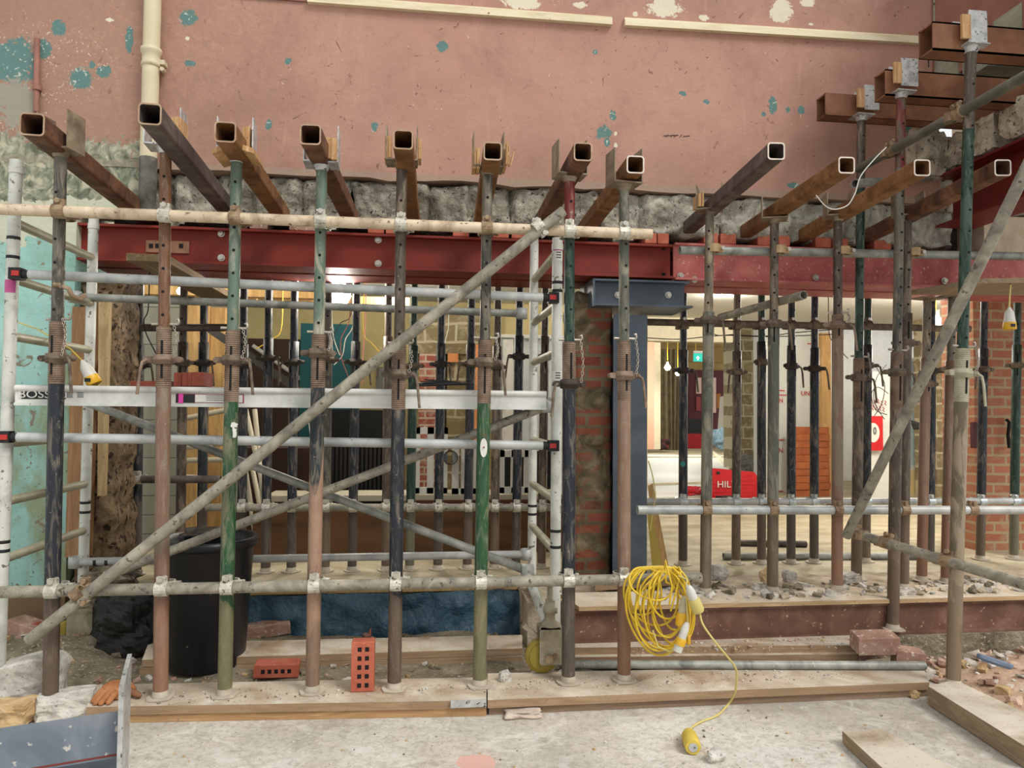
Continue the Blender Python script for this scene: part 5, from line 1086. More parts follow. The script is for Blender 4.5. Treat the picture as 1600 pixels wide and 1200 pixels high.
# rubble as stuff
def rubble(name, n, fn, mats, label, sz, cat='rubble', seed=1):
    rr = random.Random(seed); m = MB()
    for k in range(n):
        x, y, z = fn(rr); s_ = sz[0]+(sz[1]-sz[0])*rr.random()**2.2
        m.rock((x, y, z+s_*.25), (s_, s_*rr.uniform(.5, 1), s_*rr.uniform(.25, .7)), rr.random()*50, 1, .35, eu(rr.uniform(-25, 25), rr.uniform(-25, 25), rr.uniform(0, 360)), rr.randrange(len(mats)), cube=.8)
    return one(m, name, mats, label, cat, kind='stuff')
def f1(r):
    x = r.uniform(-3.2, .9); y = r.uniform(3.45, 4.2); return x, y, ghz(x, y)
rubble('loose_rubble', 420, f1, [stonel, brickd, dirt, dirt, stoney], 'scattered rubble and dirt between the front planks and the membrane', (.006, .03), seed=2)
def moundz(x, y):
    u = max(0, min(1, (x-2.35)/.7)); v = max(0, min(1, (y-2.35)/.5)); e = 1-abs(2*max(0, min(1, (y-2.2)/1.35))-1)**4
    return -.03+(.16*u*v*e)+.03*noise.noise(V((x*4, y*4, 0)))*u
m = MB(); NX, NY = 60, 40; vs = []; fs = []
for j in range(NY+1):
    for i in range(NX+1): x = 2.25+2.6*i/NX; y = 2.25+1.35*j/NY; vs.append((x, y, moundz(x, y)))
for j in range(NY):
    for i in range(NX): q = j*(NX+1)+i; fs.append((q, q+1, q+NX+2, q+NX+1))
m.add(vs, fs, 0, True); one(m, 'rubble_mound', mottle('pinkish_rubble_dust', [(160, 132, 108), (190, 160, 134), (206, 182, 158)], 7, .95, 0, .8, 24, bd=.02), 'pinkish heap of fine rubble dust at the right edge', 'rubble', kind='stuff')
def f2(r):
    x = r.uniform(2.45, 4.2); y = r.uniform(2.35, 3.58); return x, y, max(0, moundz(x, y))
pk = mottle('pink_rubble', [(178, 142, 120), (202, 172, 150), (216, 194, 174)], 8, .95, 0, .4, 30)
rubble('broken_rubble', 900, f2, [stonel, pk, brickd, stoney, pk, mottle('white_chip', [(206, 196, 180), (222, 214, 200)], 8)], 'heap of broken brick and plaster rubble at the right edge', (.01, .05), seed=4)
m = MB(); p = az(1555, 1044, .12); m.rock(p+V((0, 0, .03)), (.10, .022, .02), 6, 2, .2, eu(0, 12, -38)); one(m, 'slate_shard', flat('blue_slate', (120, 136, 158)), 'blue grey slate shard lying on the rubble heap', 'shard')
def f3(r):
    x = r.uniform(1.2, 4.2); y = r.uniform(3.66, 4.15); return x, y, (.311 if y < 3.86 else .262)
rubble('plank_debris', 520, f3, [stonel, stonel, dirt, stonel, mottle('pale_rubble_dust', [(150, 140, 122)], 8)], 'small debris strewn over the pale plank and behind it', (.005, .045), seed=5)
def f4(r):
    x = r.uniform(-1.4, 2.2); y = r.uniform(1.9, 3.05); return x, y, 0
rubble('floor_grit', 420, f4, [stonel, dirt, stonel, stoney], 'grit and small chips scattered on the concrete floor', (.002, .009), seed=6)
def f5(r):
    x = r.uniform(-1.3, 2.0); y = r.uniform(3.16, 3.3); return x, y, .071
rubble('plank_grit', 420, f5, [stonel, stonel, dirt], 'mortar crumbs around the feet of the front props', (.002, .009), seed=7)
def f6(r):
    x = r.uniform(1.0, 2.3); y = r.uniform(3.4, 3.58); return x, y, .125
rubble('ledge_grit', 160, f6, [stonel, pk, stoney], 'mortar crumbs on the planks before the rusty floor beam', (.003, .014), seed=8)
# ------------------------------------------------------------------ bucket, glove, black bag
bx = az(330, 985, 0); bc = V((at(322, 900, 3.75).x, 3.78, .03)); t = thing('rubble_bin', 'large black plastic bin behind the terracotta and green props', 'bin', bc)
m = MB(); bl = mottle('black_plastic', [(14, 15, 18), (24, 26, 32)], 6, .4, speck=(120, 116, 104), ssc=30, sth=.7)
Hb = at(322, 838, 3.78).z-.03
m.lathe([(.18, 0), (.185, .01), (.215, Hb*.93), (.228, Hb*.95), (.228, Hb), (.218, Hb), (.205, Hb*.9), (.175, .02)], bc, (0, 0, 1), 32); m.build('bin_body', bl, t)
m = MB()
m.lathe([(.231, Hb*.93), (.236, Hb*.93), (.236, Hb*1.0), (.231, Hb)], bc, (0, 0, 1), 32, close=True); m.build('bin_rim', bl, t)
one(MB().rock(bc+V((-.02, -.02, Hb+.01)), (.12, .12, .035), 5, 3, .5), 'plastic_bag', flat('dark_bag', (22, 24, 30), .35), 'glossy dark bag bulging out of the black bin', 'bag')
# dark tarpaulin heap under tower left
one(MB().rock(V((at(205, 905, 4.0).x, 4.02, .16)), (.24, .15, .22), 15, 4, .4, cube=.3), 'tarpaulin', flat('dark_tarp', (22, 20, 18), .6), 'dark crumpled tarpaulin heaped left of the bin', 'tarpaulin')
one(MB().rock(V((at(180, 838, 4.1).x, 4.1, .40)), (.16, .12, .09), 18, 4, .5, cube=.4), 'plastic_bag', mottle('dirty_plastic', [(60, 52, 38), (110, 98, 76), (150, 140, 120)], 9, .35), 'dirty crumpled plastic lying on the dark tarpaulin', 'bag')
# glove
gp = az(170, 1093, .072)
gm = mottle('orange_leather', [(136, 82, 46), (168, 110, 66), (182, 128, 84)], 12, .8, 0, .3, 60)
t = thing('work_glove', 'orange work glove lying palm down on the front plank', 'glove', gp)
m = MB(); fl = V((-.35, -.9, 0)).normalized(); sd = V((.9, -.35, 0)).normalized(); cpt = gp+V((.02, .04, .026))
m.rock(cpt, (.075, .075, .042), 4, 3, .12, eu(0, 0, -25), smooth=True, cube=.5); m.build('glove_palm', gm, t)
for k, (o, L_) in enumerate(((-.045, .075), (-.016, .088), (.014, .085), (.042, .07))):
    a_ = cpt+sd*o*.8+fl*.02+V((0, 0, .004)); b_ = a_+fl*L_*.5+V((0, 0, .002)); c_ = a_+fl*L_+V((0, 0, -.024)); m = MB(); m.path([a_, (a_+b_)/2, b_, (b_+c_)/2, c_, c_+fl*.006], [.015, .0145, .0135, .0125, .011, .004], 10); m.build('glove_finger', gm, t)
m = MB(); a_ = cpt+sd*.04; m.path([a_, a_+sd*.035-V((0, 0, .004)), a_+sd*.07+fl*.004-V((0, 0, .012)), a_+sd*.082+fl*.004-V((0, 0, .014))], [.017, .015, .012, .004], 10); m.build('glove_thumb', mottle('dark_leather', [(110, 70, 46), (140, 96, 66)], 12), t)
# ------------------------------------------------------------------ wall fixtures
t = thing('soil_pipe', 'cream painted vertical pipe on the pink wall, charred grey at its foot', 'pipe', at(231, 320, YW-.05))
Yp = YW-.055
m = MB(); a_, b_ = at(232, 247, Yp), at(230, -60, Yp); m.tube(V((a_.x, Yp, a_.z)), V((a_.x, Yp, 4.6)), .045, 20); m.build('pipe_upper', mottle('old_cream_paint', [(196, 184, 150), (216, 204, 170)], 5, .6, speck=(90, 80, 60), ssc=24, sth=.72), t)
c_ = at(232, 330, Yp); m = MB(); m.tube(V((a_.x, Yp, c_.z)), V((a_.x, Yp, a_.z)), .046, 20); m.build('pipe_lower', mottle('charred_pipe', [(50, 48, 42), (92, 90, 80), (130, 128, 114)], 9, .8), t)
zc = at(232, 92, Yp).z; m = MB(); m.lathe([(.045, -.05), (.052, -.045), (.052, -.03), (.047, -.02), (.047, .02), (.056, .035), (.056, .055), (.046, .06)], (a_.x, Yp, zc), (0, 0, 1), 20); m.b2((a_.x+.045, Yp-.01, zc-.03), (a_.x+.075, Yp+.04, zc-.005)); m.tube((a_.x+.065, Yp-.02, zc-.06), (a_.x+.065, Yp+.02, zc-.06), .012, 8); m.build('pipe_joint', MC['old_cream_paint'], t)
pp = mottle('pink_pipe_paint', [(136, 92, 78), (166, 116, 100)], 6, .7)
m = MB(); a_ = at(57, 175, YW-.02); m.tube((a_.x, YW-.02, a_.z), (a_.x-.01, YW-.02, at(56, 60, YW-.02).z), .015, 12); m.tube((a_.x, YW-.02, at(53, 140, YW).z-.012), (a_.x, YW-.02, at(53, 140, YW).z+.012), .022, 12); one(m, 'gas_pipe', pp, 'thin pink painted pipe at the far left of the pink wall', 'pipe')
bm = mottle('old_cream_batten', [(206, 190, 152), (226, 212, 176), (232, 222, 190)], 6, .6, 0, .2, 30, (.4, 3, 3), speck=(120, 90, 66), ssc=24, sth=.7)
for lb, pts in (('long cream moulding across the top of the pink wall, left length', ((480, -3), (957, 33))), ('cream moulding across the top of the pink wall, right length', ((977, 34), (1447, 63)))):
    m = MB(); (x0, y0), (x1, y1) = pts; a_, b_ = at(x0, y0, YW-.03), at(x1, y1, YW-.03)
    m.hexa([V((a_.x, YW-.03, a_.z+.02)), V((b_.x, YW-.03, b_.z+.02)), V((b_.x, YW+.01, b_.z+.02)), V((a_.x, YW+.01, a_.z+.02))], .04)
    m.hexa([V((a_.x, YW-.018, a_.z+.034)), V((b_.x, YW-.018, b_.z+.034)), V((b_.x, YW+.01, b_.z+.034)), V((a_.x, YW+.01, a_.z+.034))], .016); one(m, 'wall_moulding', bm, lb, 'moulding', 'cream mouldings on the pink wall')
m = MB(); a_, b_ = at(300, -18, YW-.03), at(500, -2, YW-.03); m.hexa([V((a_.x, YW-.012, a_.z+.012)), V((b_.x, YW-.012, b_.z+.012)), V((b_.x, YW+.01, b_.z+.012)), V((a_.x, YW+.01, a_.z+.012))], .024); one(m, 'wall_moulding', pp, 'thin pink ridge continuing the moulding to the left', 'moulding')
m = MB(); p = at(1450, 60, YW-.04); m.tube(p, at(1451, 105, YW-.04), .004, 6); m.rock(p, (.03, .03, .03), 3, 2, .4); one(m, 'loose_wire', rubber, 'broken wire end dangling at the right end of the moulding', 'wire')
m = MB()
for x0, y0, x1, y1 in ((1037,212,1060,211),(1041,214,1044,210),(1048,214,1052,210),(1053,214,1057,211),(1062,214,1066,210),(1068,213,1078,212)): m.tube(at(x0, y0, YW-.002), at(x1, y1, YW-.002), .0022, 5)
one(m, 'pencil_scribble', flat('grey_pencil', (96, 66, 60)), 'faint grey scribble on the pink wall right of the blue patches', 'marking')
# timber arm under the beam at left (scissor plank)
a_, b_ = az(197, 402, 2.0), az(254, 404, 2.0); m = MB(); m.b2((a_.x, a_.y, 1.985), (b_.x+.02, 5.0, 2.02)); one(m, 'timber_plank', wood('dusty_dark_plank', (150, 128, 96), (120, 98, 70), (5, .35, 5)), 'timber plank jutting forward from under the dark red beam at left', 'plank')
m = MB(); m.path([at(100, 448, YT), at(108, 452, YT-.02), at(112, 462, YT-.02), at(122, 468, YT), at(132, 462, YT+.05)], .010, 10); m.tube(at(84, 446, YT), at(94, 446, YT), .012, 8); one(m, 'hook_clamp', coupr, 'curved steel hook clasping the black leftmost prop at chest height', 'clamp')
# ------------------------------------------------------------------ back room contents: left
def slab(x0, y0, x1, y1, Y, d, mat, name, label, cat, group=None): return one(pbox(x0, y0, x1, y1, Y, d), name, mat, label, cat, group)
slab(360, 528, 492, 905, 7.4, .3, mottle('dark_brown_board', [(52, 32, 18), (72, 46, 26)], 2, .6, stretch=(3, 1, .4)), 'tall_cupboard', 'large dark brown board behind the rear props at left', 'cupboard')
slab(470, 505, 553, 690, 7.3, .1, mottle('teal_board', [(20, 78, 84), (28, 90, 96)], 2), 'painted_panel', 'teal painted panel with wires in front', 'panel')
slab(588, 573, 618, 612, 7.93, .06, flat('grey_metal_box', (128, 130, 122)), 'metal_box', 'grey metal box against the yellow wall', 'box')
t = thing('radiator', 'black ribbed radiator behind the tower braces', 'radiator', at(560, 775, 6.2))
m = MB()
for k in range(16): a_ = at(505+6.6*k, 690, 6.2); m.b2((a_.x, 6.2, at(500, 782, 6.2).z), (a_.x+.022, 6.28, a_.z))
m.build('radiator_ribs', flat('radiator_black', (26, 22, 20), .5), t); m = pbox(503, 690, 612, 780, 6.23, .02); m.build('radiator_back', black, t)
slab(488, 640, 630, 825, 6.6, .2, black, 'dark_cabinet', 'black cabinet top behind the radiator', 'cabinet')
slab(360, 700, 500, 838, 6.0, .3, mottle('dark_red_brown', [(44, 22, 14), (62, 34, 22)], 3), 'storage_chest', 'dark red brown chest behind the diagonal braces', 'chest')
m = pbox(395, 796, 905, 880, 5.3, .03); one(m, 'plywood_sheet', mottle('dark_plywood', [(70, 44, 22), (96, 64, 34), (110, 76, 44)], 3, .7, stretch=(.4, 1, 3)), 'long brown plywood sheet standing on edge behind the rear props', 'plywood')
m = pbox(415, 775, 880, 781, 5.4, .35); one(m, 'worktop', flat('pale_worktop', (186, 178, 156)), 'long pale worktop edge behind the rear props', 'worktop')
m = pbox(640, 782, 905, 796, 5.38, .3); one(m, 'timber_beam', mottle('red_timber', [(74, 38, 24), (100, 56, 36)], 3), 'red brown timber just under the pale worktop', 'timber')
# joists near the ceiling at left
for k, (x0, x1, y) in enumerate(((160, 500, 447), (160, 400, 458), (330, 640, 466))):
    m = MB(); a_, b_ = at(x0, y, 5.6+.4*k), at(x1, y, 5.6+.4*k); m.b2((a_.x, 5.6+.4*k, a_.z-.05), (b_.x, 5.68+.4*k, a_.z+.05)); one(m, 'ceiling_joist', pine, 'honey coloured joist under the ceiling at left, %s' % ('nearest', 'middle', 'farthest')[k], 'joist', 'joists at left')
# pine boards standing
pb = [(290, 305, 475, 845), (306, 318, 470, 845), (324, 344, 480, 845), (346, 352, 490, 845), (170, 205, 640, 890), (180, 188, 470, 870)]
for k, (x0, x1, y0, y1) in enumerate(pb):
    slab(x0, y0, x1, y1, 5.75+.05*k if x0 > 250 else 5.5, .04, pine, 'timber_board', 'upright pine board at the left back, %s' % ('palest, between brown and black rear props', 'orange toned neighbour of the palest', 'wide one left of the green prop', 'narrow strip left of the green prop', 'broad knotty one before the tiles', 'slender one at the torn jamb')[k], 'board', 'pine boards at left back')
# leaning poles
polem = flat('pale_pole', (206, 196, 172), .5)
for k, (a0, b0) in enumerate((((384, 640), (420, 800)), ((398, 640), (412, 790)), ((378, 700), (398, 830)), ((366, 640), (372, 800)), ((392, 720), (418, 850)), ((352, 690), (362, 820)))):
    m = MB(); m.tube(at(a0[0], a0[1], 5.5+.03*k), at(b0[0], b0[1], 5.3+.03*k), .018, 10); one(m, 'leaning_pole', polem, 'pale pole leaning behind the green third prop, %s' % ('tallest', 'second tallest', 'short left one', 'nearly upright one', 'steep right one', 'leftmost short one')[k], 'pole', 'leaning pale poles')
m = MB(); m.tube(at(395, 540, 7.385), at(490, 606, 7.385), .02, 8); one(m, 'stair_rail', whitep, 'thin white rail slanting across the dark board', 'rail')
m = MB(); m.hexa([at(318, 500, 5.5), at(500, 625, 5.5), at(500, 625, 5.55), at(318, 500, 5.55)], .07); one(m, 'stair_stringer', flat('dark_stringer', (44, 40, 34)), 'dark slanting board crossing behind the green prop', 'board')
for k, y in enumerate((655, 700, 720, 745)):
    m = MB(); m.tube(at(285, y, 5.45), at(352, y-14+6*k, 5.45), .02, 8); one(m, 'timber_rail', polem, 'short pale rail among the boards at left back, %s' % ('highest', 'second down', 'third down', 'lowest')[k], 'rail', 'short pale rails')
# orange strip, white door frames, frames stack right of centre
slab(740, 538, 752, 812, 7.0, .05, mottle('orange_strip', [(204, 130, 76), (220, 150, 96)], 3), 'timber_board', 'narrow orange board between the stone bay and the green prop', 'board')
slab(700, 552, 716, 566, 7.66, .05, MC['orange_strip'], 'orange_patch', 'small orange hatch in the stone bay', 'hatch')
slab(780, 522, 880, 790, 7.6, .06, flat('grey_white_door', (196, 204, 200)), 'door_leaf', 'pale grey door leaf standing behind the tower frame', 'door')
m = pbox(786, 530, 800, 785, 7.52, .06); m.b2(at(780, 522, 7.5), at(880, 530, 7.56)); one(m, 'door_frame', whitep, 'white door frame before the grey leaf', 'door frame')
wf = flat('white_upvc', (214, 214, 204), .4)
def wframe(x0, y0, x1, y1, Y, lb, t_=.05):
    a_, b_ = at(x0, y1, Y), at(x1, y0, Y); a_.z = at(700, 775, 5.4).z+.001; t = thing('window_frame', lb, 'window frame', a_, 'stacked window frames')
    for c in ((a_.x, a_.z, a_.x+t_, b_.z), (b_.x-t_, a_.z, b_.x, b_.z), (a_.x, a_.z, b_.x, a_.z+t_), (a_.x, b_.z-t_, b_.x, b_.z), ((a_.x+b_.x)/2-t_/2, a_.z, (a_.x+b_.x)/2+t_/2, b_.z)):
        m = MB(); m.b2((c[0], Y, c[1]), (c[2], Y+.06, c[3])); m.build('frame_bar', wf, t)
wframe(645, 668, 700, 770, 5.5, 'white window frame leaning before the pink brick bay'); wframe(706, 690, 745, 772, 5.45, 'small white window frame behind the green sticker prop'); wframe(778, 704, 830, 766, 5.5, 'white window frame propped behind the tower post')
slab(780, 705, 870, 825, 6.5, .05, black, 'black_board', 'black board behind the propped window frame', 'board')
m = MB(); m.tube(at(704, 715, 5.4), at(704, 715, 5.8), .055, 20, ri=.05); one(m, 'duct_pipe', flat('black_duct', (30, 28, 26), .5), 'round black duct end behind the crossing braces', 'duct')
# ------------------------------------------------------------------ back room contents: right
t = thing('insulation_board', 'tall white insulation board with red printing behind the second row props', 'insulation', at(1240, 780, 9.0))
m = pbox(1192, 512, 1296, 782, 9.0, .08); m.build('board_face', insul, t)
redl = flat('red_print', (206, 70, 66))
for x, y, s_ in ((1217, 626, 'AN'), (1217, 704, 'AN'), (1282, 614, 'LS'), (1262, 615, 'UND')):
    text(s_, .085, at(x, y, 8.985), redl, t, 'red_lettering', 'red %s lettering' % s_, ext=.002)
m = MB()
for x0, x1, y in ((1217, 1226, 611), (1217, 1226, 688), (1262, 1285, 538), (1216, 1224, 768), (1217, 1229, 618)): m.b2(at(x0, y, 8.985), at(x1, y, 8.985)+V((0, .004, .012)))
m.build('red_print_mark', redl, t)
slab(1284, 520, 1300, 786, 8.8, .1, pine, 'timber_stud', 'brown timber stud at the right edge of the insulation board', 'timber')
rr = random.Random(8); nb = 0
orr = ['bottom', 'second', 'third', 'fourth', 'fifth', 'sixth', 'seventh', 'eighth', 'ninth', 'tenth', 'top']
orange = mottle('new_orange_brick', [(140, 74, 36), (162, 90, 48), (176, 106, 62)], 5, .8)
Yb = 8.5; zlow = .25; a_ = at(1243, 700, Yb).x; b_ = at(1297, 700, Yb).x
for row in range(10):
    for c in range(2):
        w_ = (b_-a_)/2; cx = a_+w_*(c+.5)+rr.uniform(-.006, .006); hh = (at(1243, 667, Yb).z-zlow)/10
        m = MB(); m.b2((cx-w_*.485, Yb+rr.uniform(-.01, .01), zlow+row*hh+.002), (cx+w_*.485, Yb+.22, zlow+(row+1)*hh-.002)); one(m, 'brick', orange, 'orange brick in the far stack, %s course, %s side' % (orr[row], ('left', 'right')[c]), 'brick', 'bricks stacked in the back room')
# sign wall
t = thing('site_sign', 'red sign with a white rounded shape on the pale board at far right', 'sign', at(1375, 705, 7.55))
m = pbox(1358, 650, 1380, 704, 7.55, .01); m.build('sign_board', flat('sign_red', (200, 26, 30)), t)
m = MB(); p = at(1366, 676, 7.545); N = 24; m.add([p+V((.075*math.cos(2*math.pi*k/N)-.01, 0, .11*math.sin(2*math.pi*k/N))) for k in range(N)], [list(range(N))[::-1]]); m.build('sign_disc', whitep, t)
m = MB(); N = 20; p = at(1367, 673, 7.54); pts = [p+V((.014*math.cos(2*math.pi*k/N), 0, .036*math.sin(2*math.pi*k/N))) for k in range(N)]; m.path(pts, .006, 6, True); m.build('sign_ring', flat('sign_grey', (90, 110, 106)), t)
slab(1335, 580, 1392, 800, 7.6, .05, insul, 'plasterboard_sheet', 'pale board carrying the red sign behind the brown prop', 'board')
m = MB(); rr = random.Random(4)
for k in range(9):
    x = 1361+k*2.8; y = 628+rr.uniform(-2, 2)+(10 if k % 2 else 0); m.path([at(x-1.5, y-3, 7.58), at(x+1.2, y-1, 7.58), at(x-1, y+2, 7.58), at(x+1.5, y+4, 7.58)], .005, 5)
one(m, 'red_graffiti', flat('graffiti_red', (160, 50, 54)), 'dark red handwritten scribble above the red sign', 'marking')
t = thing('window_unit', 'white window casing with bluish panes behind the fourth second-row prop', 'window', at(1430, 730, 8.7))
m = MB(); a_, b_ = at(1405, 735, 8.7), at(1440, 560, 8.7)
for c in ((a_.x, a_.z, a_.x+.05, b_.z), (b_.x-.05, a_.z, b_.x, b_.z), (a_.x, a_.z, b_.x, a_.z+.06), (a_.x, b_.z-.05, b_.x, b_.z)): m.b2((c[0], 8.68, c[1]), (c[2], 8.76, c[3]))
m.build('window_casing', wf, t); m = MB(); m.b2((a_.x+.04, 8.72, a_.z), (b_.x-.04, 8.73, b_.z)); m.build('window_pane', flat('pane_blue', (186, 206, 216), .15), t)
slab(1400, 735, 1440, 790, 8.65, .05, yw, 'yellow_panel', 'yellow panel under the white window casing', 'panel')
t = thing('backpack', 'black backpack with red piping standing under the far window', 'bag', at(1424, 764, 9.6))
m = MB(); p = at(1422, 742, 9.6); m.rock(p, (.13, .10, .25), 8, 3, .12, cube=.6, smooth=True); m.build('bag_body', flat('bag_black', (30, 30, 34)), t)
m = MB(); m.path([at(1420, 718, 9.5), at(1427, 725, 9.48), at(1429, 740, 9.48), at(1425, 752, 9.5)], .01, 6); m.path([at(1414, 750, 9.5), at(1422, 746, 9.48), at(1429, 752, 9.5)], .01, 6); m.build('bag_piping', flat('bag_red', (220, 50, 70)), t)
one(MB().rock(at(1432, 665, 7.4), (.06, .05, .06), 4, 2, .3).tube(at(1420, 655, 7.4), at(1430, 662, 7.4), .008, 6), 'black_fitting', rubber, 'small black fitting hanging beside the pale salmon prop', 'fitting')
# corridor and doorway
slab(1010, 520, 1022, 702, 17.5, .3, flat('salmon_jamb', (226, 176, 146)), 'door_jamb', 'salmon coloured jamb right of the grey column', 'door jamb')
slab(1019, 535, 1032, 702, 17.8, .3, flat('cream_stud', (232, 222, 192)), 'timber_stud', 'pale new stud framing the far doorway', 'timber')
m = MB(); a_, b_ = at(1012, 517, 8.8), at(1145, 535, 8.8); m.b2((a_.x, 8.8, b_.z), (b_.x, 8.95, a_.z+.2)); struct(m, 'trim_2', flat('cream_header', (226, 218, 188)))
# curtain sheet
m = MB(); NX = 26; vs = []; fs = []; a_, b_ = at(1033, 545, 19), at(1068, 704, 19)
for i in range(NX+1):
    u = i/NX; x = a_.x+(b_.x-a_.x)*u; y = 19+.09*math.sin(u*28)
    vs += [(x, y, a_.z), (x+.06*math.sin(u*6), y, b_.z)]
for i in range(NX): q = 2*i; fs.append((q, q+1, q+3, q+2))
m.add(vs, fs, 0, True); m.add([(v[0], v[1]+.01, v[2]) for v in vs], fs, 0, True); one(m, 'dust_sheet', mottle('brown_dust_sheet', [(96, 84, 58), (126, 112, 82)], 5, .4), 'brownish dust sheet hanging in the far doorway', 'sheet')
t = thing('far_door', 'dark red double door at the end of the corridor below the green sign', 'door', at(1100, 690, 22.0))
m = pbox(1076, 578, 1134, 692, 22.1, .08); m.build('door_panel', flat('oxblood', (84, 14, 20)), t)
for x0, x1, y0, y1, c in ((1088, 1096, 590, 615, (226, 190, 176)), (1112, 1119, 590, 645, (226, 190, 176)), (1120, 1126, 615, 638, (170, 106, 40)), (1088, 1095, 620, 642, (150, 60, 56))): m = pbox(x0, y0, x1, y1, 22.05, .04); m.build('door_glass', flat('glass_%d' % c[1], c), t)
slab(1076, 542, 1134, 566, 22.0, .15, flat('ochre_head', (150, 118, 62)), 'fascia_board', 'ochre fascia above the far dark red door', 'board')
t = thing('exit_sign', 'green and white sign with an upward arrow hanging over the far door', 'sign', at(1091, 565, 10))
m = pbox(1084, 551, 1098, 565, 10, .02); m.build('sign_panel', flat('sign_green', (30, 170, 150), .5, 0, .8), t); m = pbox(1084, 548, 1098, 552, 9.99, .02); m.build('sign_top', whitep, t)
m = MB(); p = at(1090.5, 559.5, 9.985); m.prism([(-.008, -.03), (.008, -.03), (.008, .0), (.028, .0), (0, .032), (-.028, 0), (-.008, 0)], p, p+V((0, -.004, 0))); m.build('sign_arrow', flat('arrow_white', (250, 250, 250), .5, 0, 1), t)
m = MB(); m.tube(at(1087, 548, 10), V((at(1087, 548, 10).x, 10, 3.9)), .004, 6); m.build('sign_chain', yel, t)
slab(1076, 655, 1098, 700, 20.5, .5, flat('black_crate', (24, 22, 24)), 'equipment_case', 'black case with a white mark on the corridor floor', 'case')
slab(1075, 678, 1096, 702, 19.8, .3, flat('red_box', (170, 20, 30)), 'red_box', 'small red box before the black case', 'box')
one(MB().rock(at(1036, 694, 18), (.22, .16, .18), 7, 3, .5), 'tool_bag', mottle('red_black_bag', [(30, 24, 24), (60, 30, 26), (150, 40, 34)], 9), 'red and black tool bag on the floor by the dust sheet', 'bag')
one(MB().rock(at(1128, 684, 18.5), (.32, .25, .36), 9, 4, .4, cube=.4), 'plastic_bag', mottle('pale_blue_plastic', [(120, 150, 172), (160, 190, 208)], 9, .3), 'pale blue plastic rubble bag beside the stone pillar', 'bag')
one(MB().rock(at(1165, 724, 11.5), (.2, .16, .2), 11, 4, .4, cube=.4), 'plastic_bag', flat('grey_bag', (120, 120, 114), .4), 'grey plastic bag behind the brown rear prop', 'bag')
m = MB(); m.hexa([at(1125, 620, 20.6), at(1143, 616, 20.6), at(1143, 616, 20.7), at(1125, 620, 20.7)], bot=[at(1119, 701, 20), at(1136, 701, 20), at(1136, 701, 20.1), at(1119, 701, 20.1)]); one(m, 'wrapped_board', flat('wrapped', (196, 188, 170)), 'pale wrapped board leaning beside the far door', 'board')
# floor sheets and studs
for k, (c_, lb) in enumerate((([(1005, 778), (1100, 775), (1160, 712), (1010, 710)], 'white dust sheet spread on the back room floor'),)):
    m = MB(); m.hexa([az(x, y, .262) for x, y in c_], .01); one(m, 'floor_sheet', flat('white_sheet', (226, 226, 216)), lb, 'sheet')
for k, (a0, b0) in enumerate((((1005, 713), (1160, 713)), ((1005, 755), (1100, 752)), ((1110, 703), (1142, 730)))):
    m = MB(); p, q = az(*a0, .29), az(*b0, .29); d = (q-p).normalized(); s_ = V((-d.y, d.x, 0))*.05; m.hexa([p-s_, q-s_, q+s_, p+s_], .03); one(m, 'timber_stud', flat('cream_stud', (232, 222, 192)), 'pale stud lying on the white sheet, %s' % ('farthest', 'nearest', 'slanting one by the blue bag')[k], 'timber', 'studs on the floor')
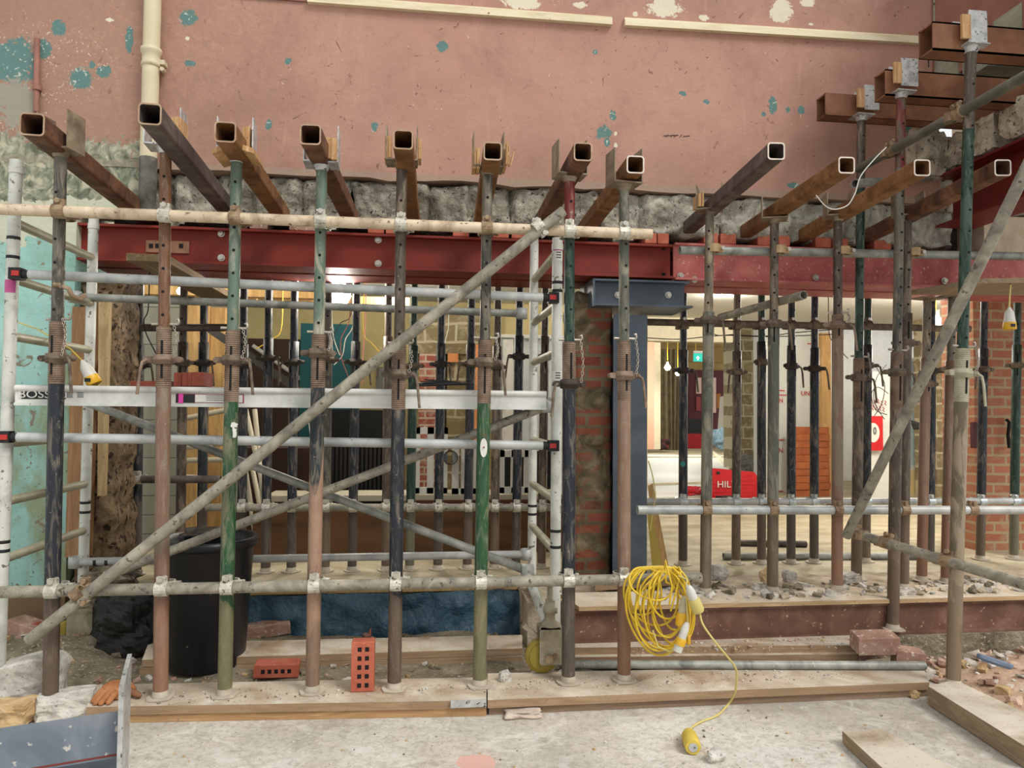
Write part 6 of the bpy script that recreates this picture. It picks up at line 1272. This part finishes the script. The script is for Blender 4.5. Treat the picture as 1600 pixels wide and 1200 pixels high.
# red tool case
Yc = 8.3; a_, b_ = at(1112, 780, Yc), at(1183, 738, Yc)
t = thing('tool_case', 'red plastic tool case standing on the back room floor', 'tool case', ((a_.x+b_.x)/2, Yc+.06, .25))
red = flat('case_red', (196, 28, 40), .4); zl = .252; zh = b_.z+.0
m = MB(); m.prism([(0, 0), (b_.x-a_.x, 0), (b_.x-a_.x+.01, (zh-zl)*.8), (b_.x-a_.x-.03, zh-zl), (.0, zh-zl+.05), (-.01, .1)], (a_.x, Yc, zl), (a_.x, Yc+.13, zl)); m.build('case_shell', red, t)
for k in range(5): m = MB(); m.b2((a_.x+.02, Yc-.006, zl+.04+.045*k), (b_.x-.02, Yc, zl+.052+.045*k)); m.build('case_rib', red, t)
text('HILTI', .11, ((at(1137, 757, Yc).x), Yc-.012, at(1137, 757, Yc).z), whitep, t, 'case_lettering', 'white HILTI lettering', ext=.003, sx=1.1)
for x in (1120, 1150): m = pbox(x, 737, x+5, 741, Yc-.01, .03); m.build('case_latch', rubber, t)
one(MB().rock(at(1085, 768, 8.6), (.14, .08, .07), 5, 3, .5), 'power_tool', red, 'red power tool lying left of the red tool case', 'tool')
one(MB().rock(at(1133, 778, 8.1), (.14, .07, .035), 6, 3, .5), 'power_tool', flat('tool_dark', (50, 42, 40)), 'dark hand tool lying before the red tool case', 'tool')
# yellow and brown leaning timbers by column
m = MB(); m.hexa([at(1012, 760, 4.75), at(1020, 755, 4.75), at(1020, 755, 4.85), at(1012, 760, 4.85)], bot=[at(1030, 915, 4.6), at(1050, 912, 4.6), at(1050, 912, 4.7), at(1030, 915, 4.7)]); one(m, 'leaning_timber', pine, 'brown timber leaning against the back of the grey column', 'timber')
m = MB(); m.hexa([at(1010, 790, 4.7), at(1016, 788, 4.7), at(1016, 788, 4.74), at(1010, 790, 4.74)], bot=[at(1020, 900, 4.55), at(1038, 898, 4.55), at(1038, 898, 4.59), at(1020, 900, 4.59)]); one(m, 'spirit_level', flat('level_yellow', (200, 170, 50), .4), 'yellow metal level leaning against the back of the grey column', 'level')
t = thing('wall_bracket', 'dark iron bracket fixed to the orange brick wall', 'bracket', at(1575, 670, 5.05))
m = MB(); m.path([at(1572, 655, 5.06), at(1577, 660, 5.05), at(1575, 680, 5.05), at(1577, 700, 5.05)], .012, 8); m.build('bracket_arm', black, t)
m = MB(); p = at(1526, 680, 5.08); m.b2(p+V((-.03, 0, -.1)), p+V((.02, .03, .1))); one(m, 'dark_strip', flat('maroon', (80, 20, 24)), 'maroon strip hanging at the brick corner behind the tallest prop', 'strip')
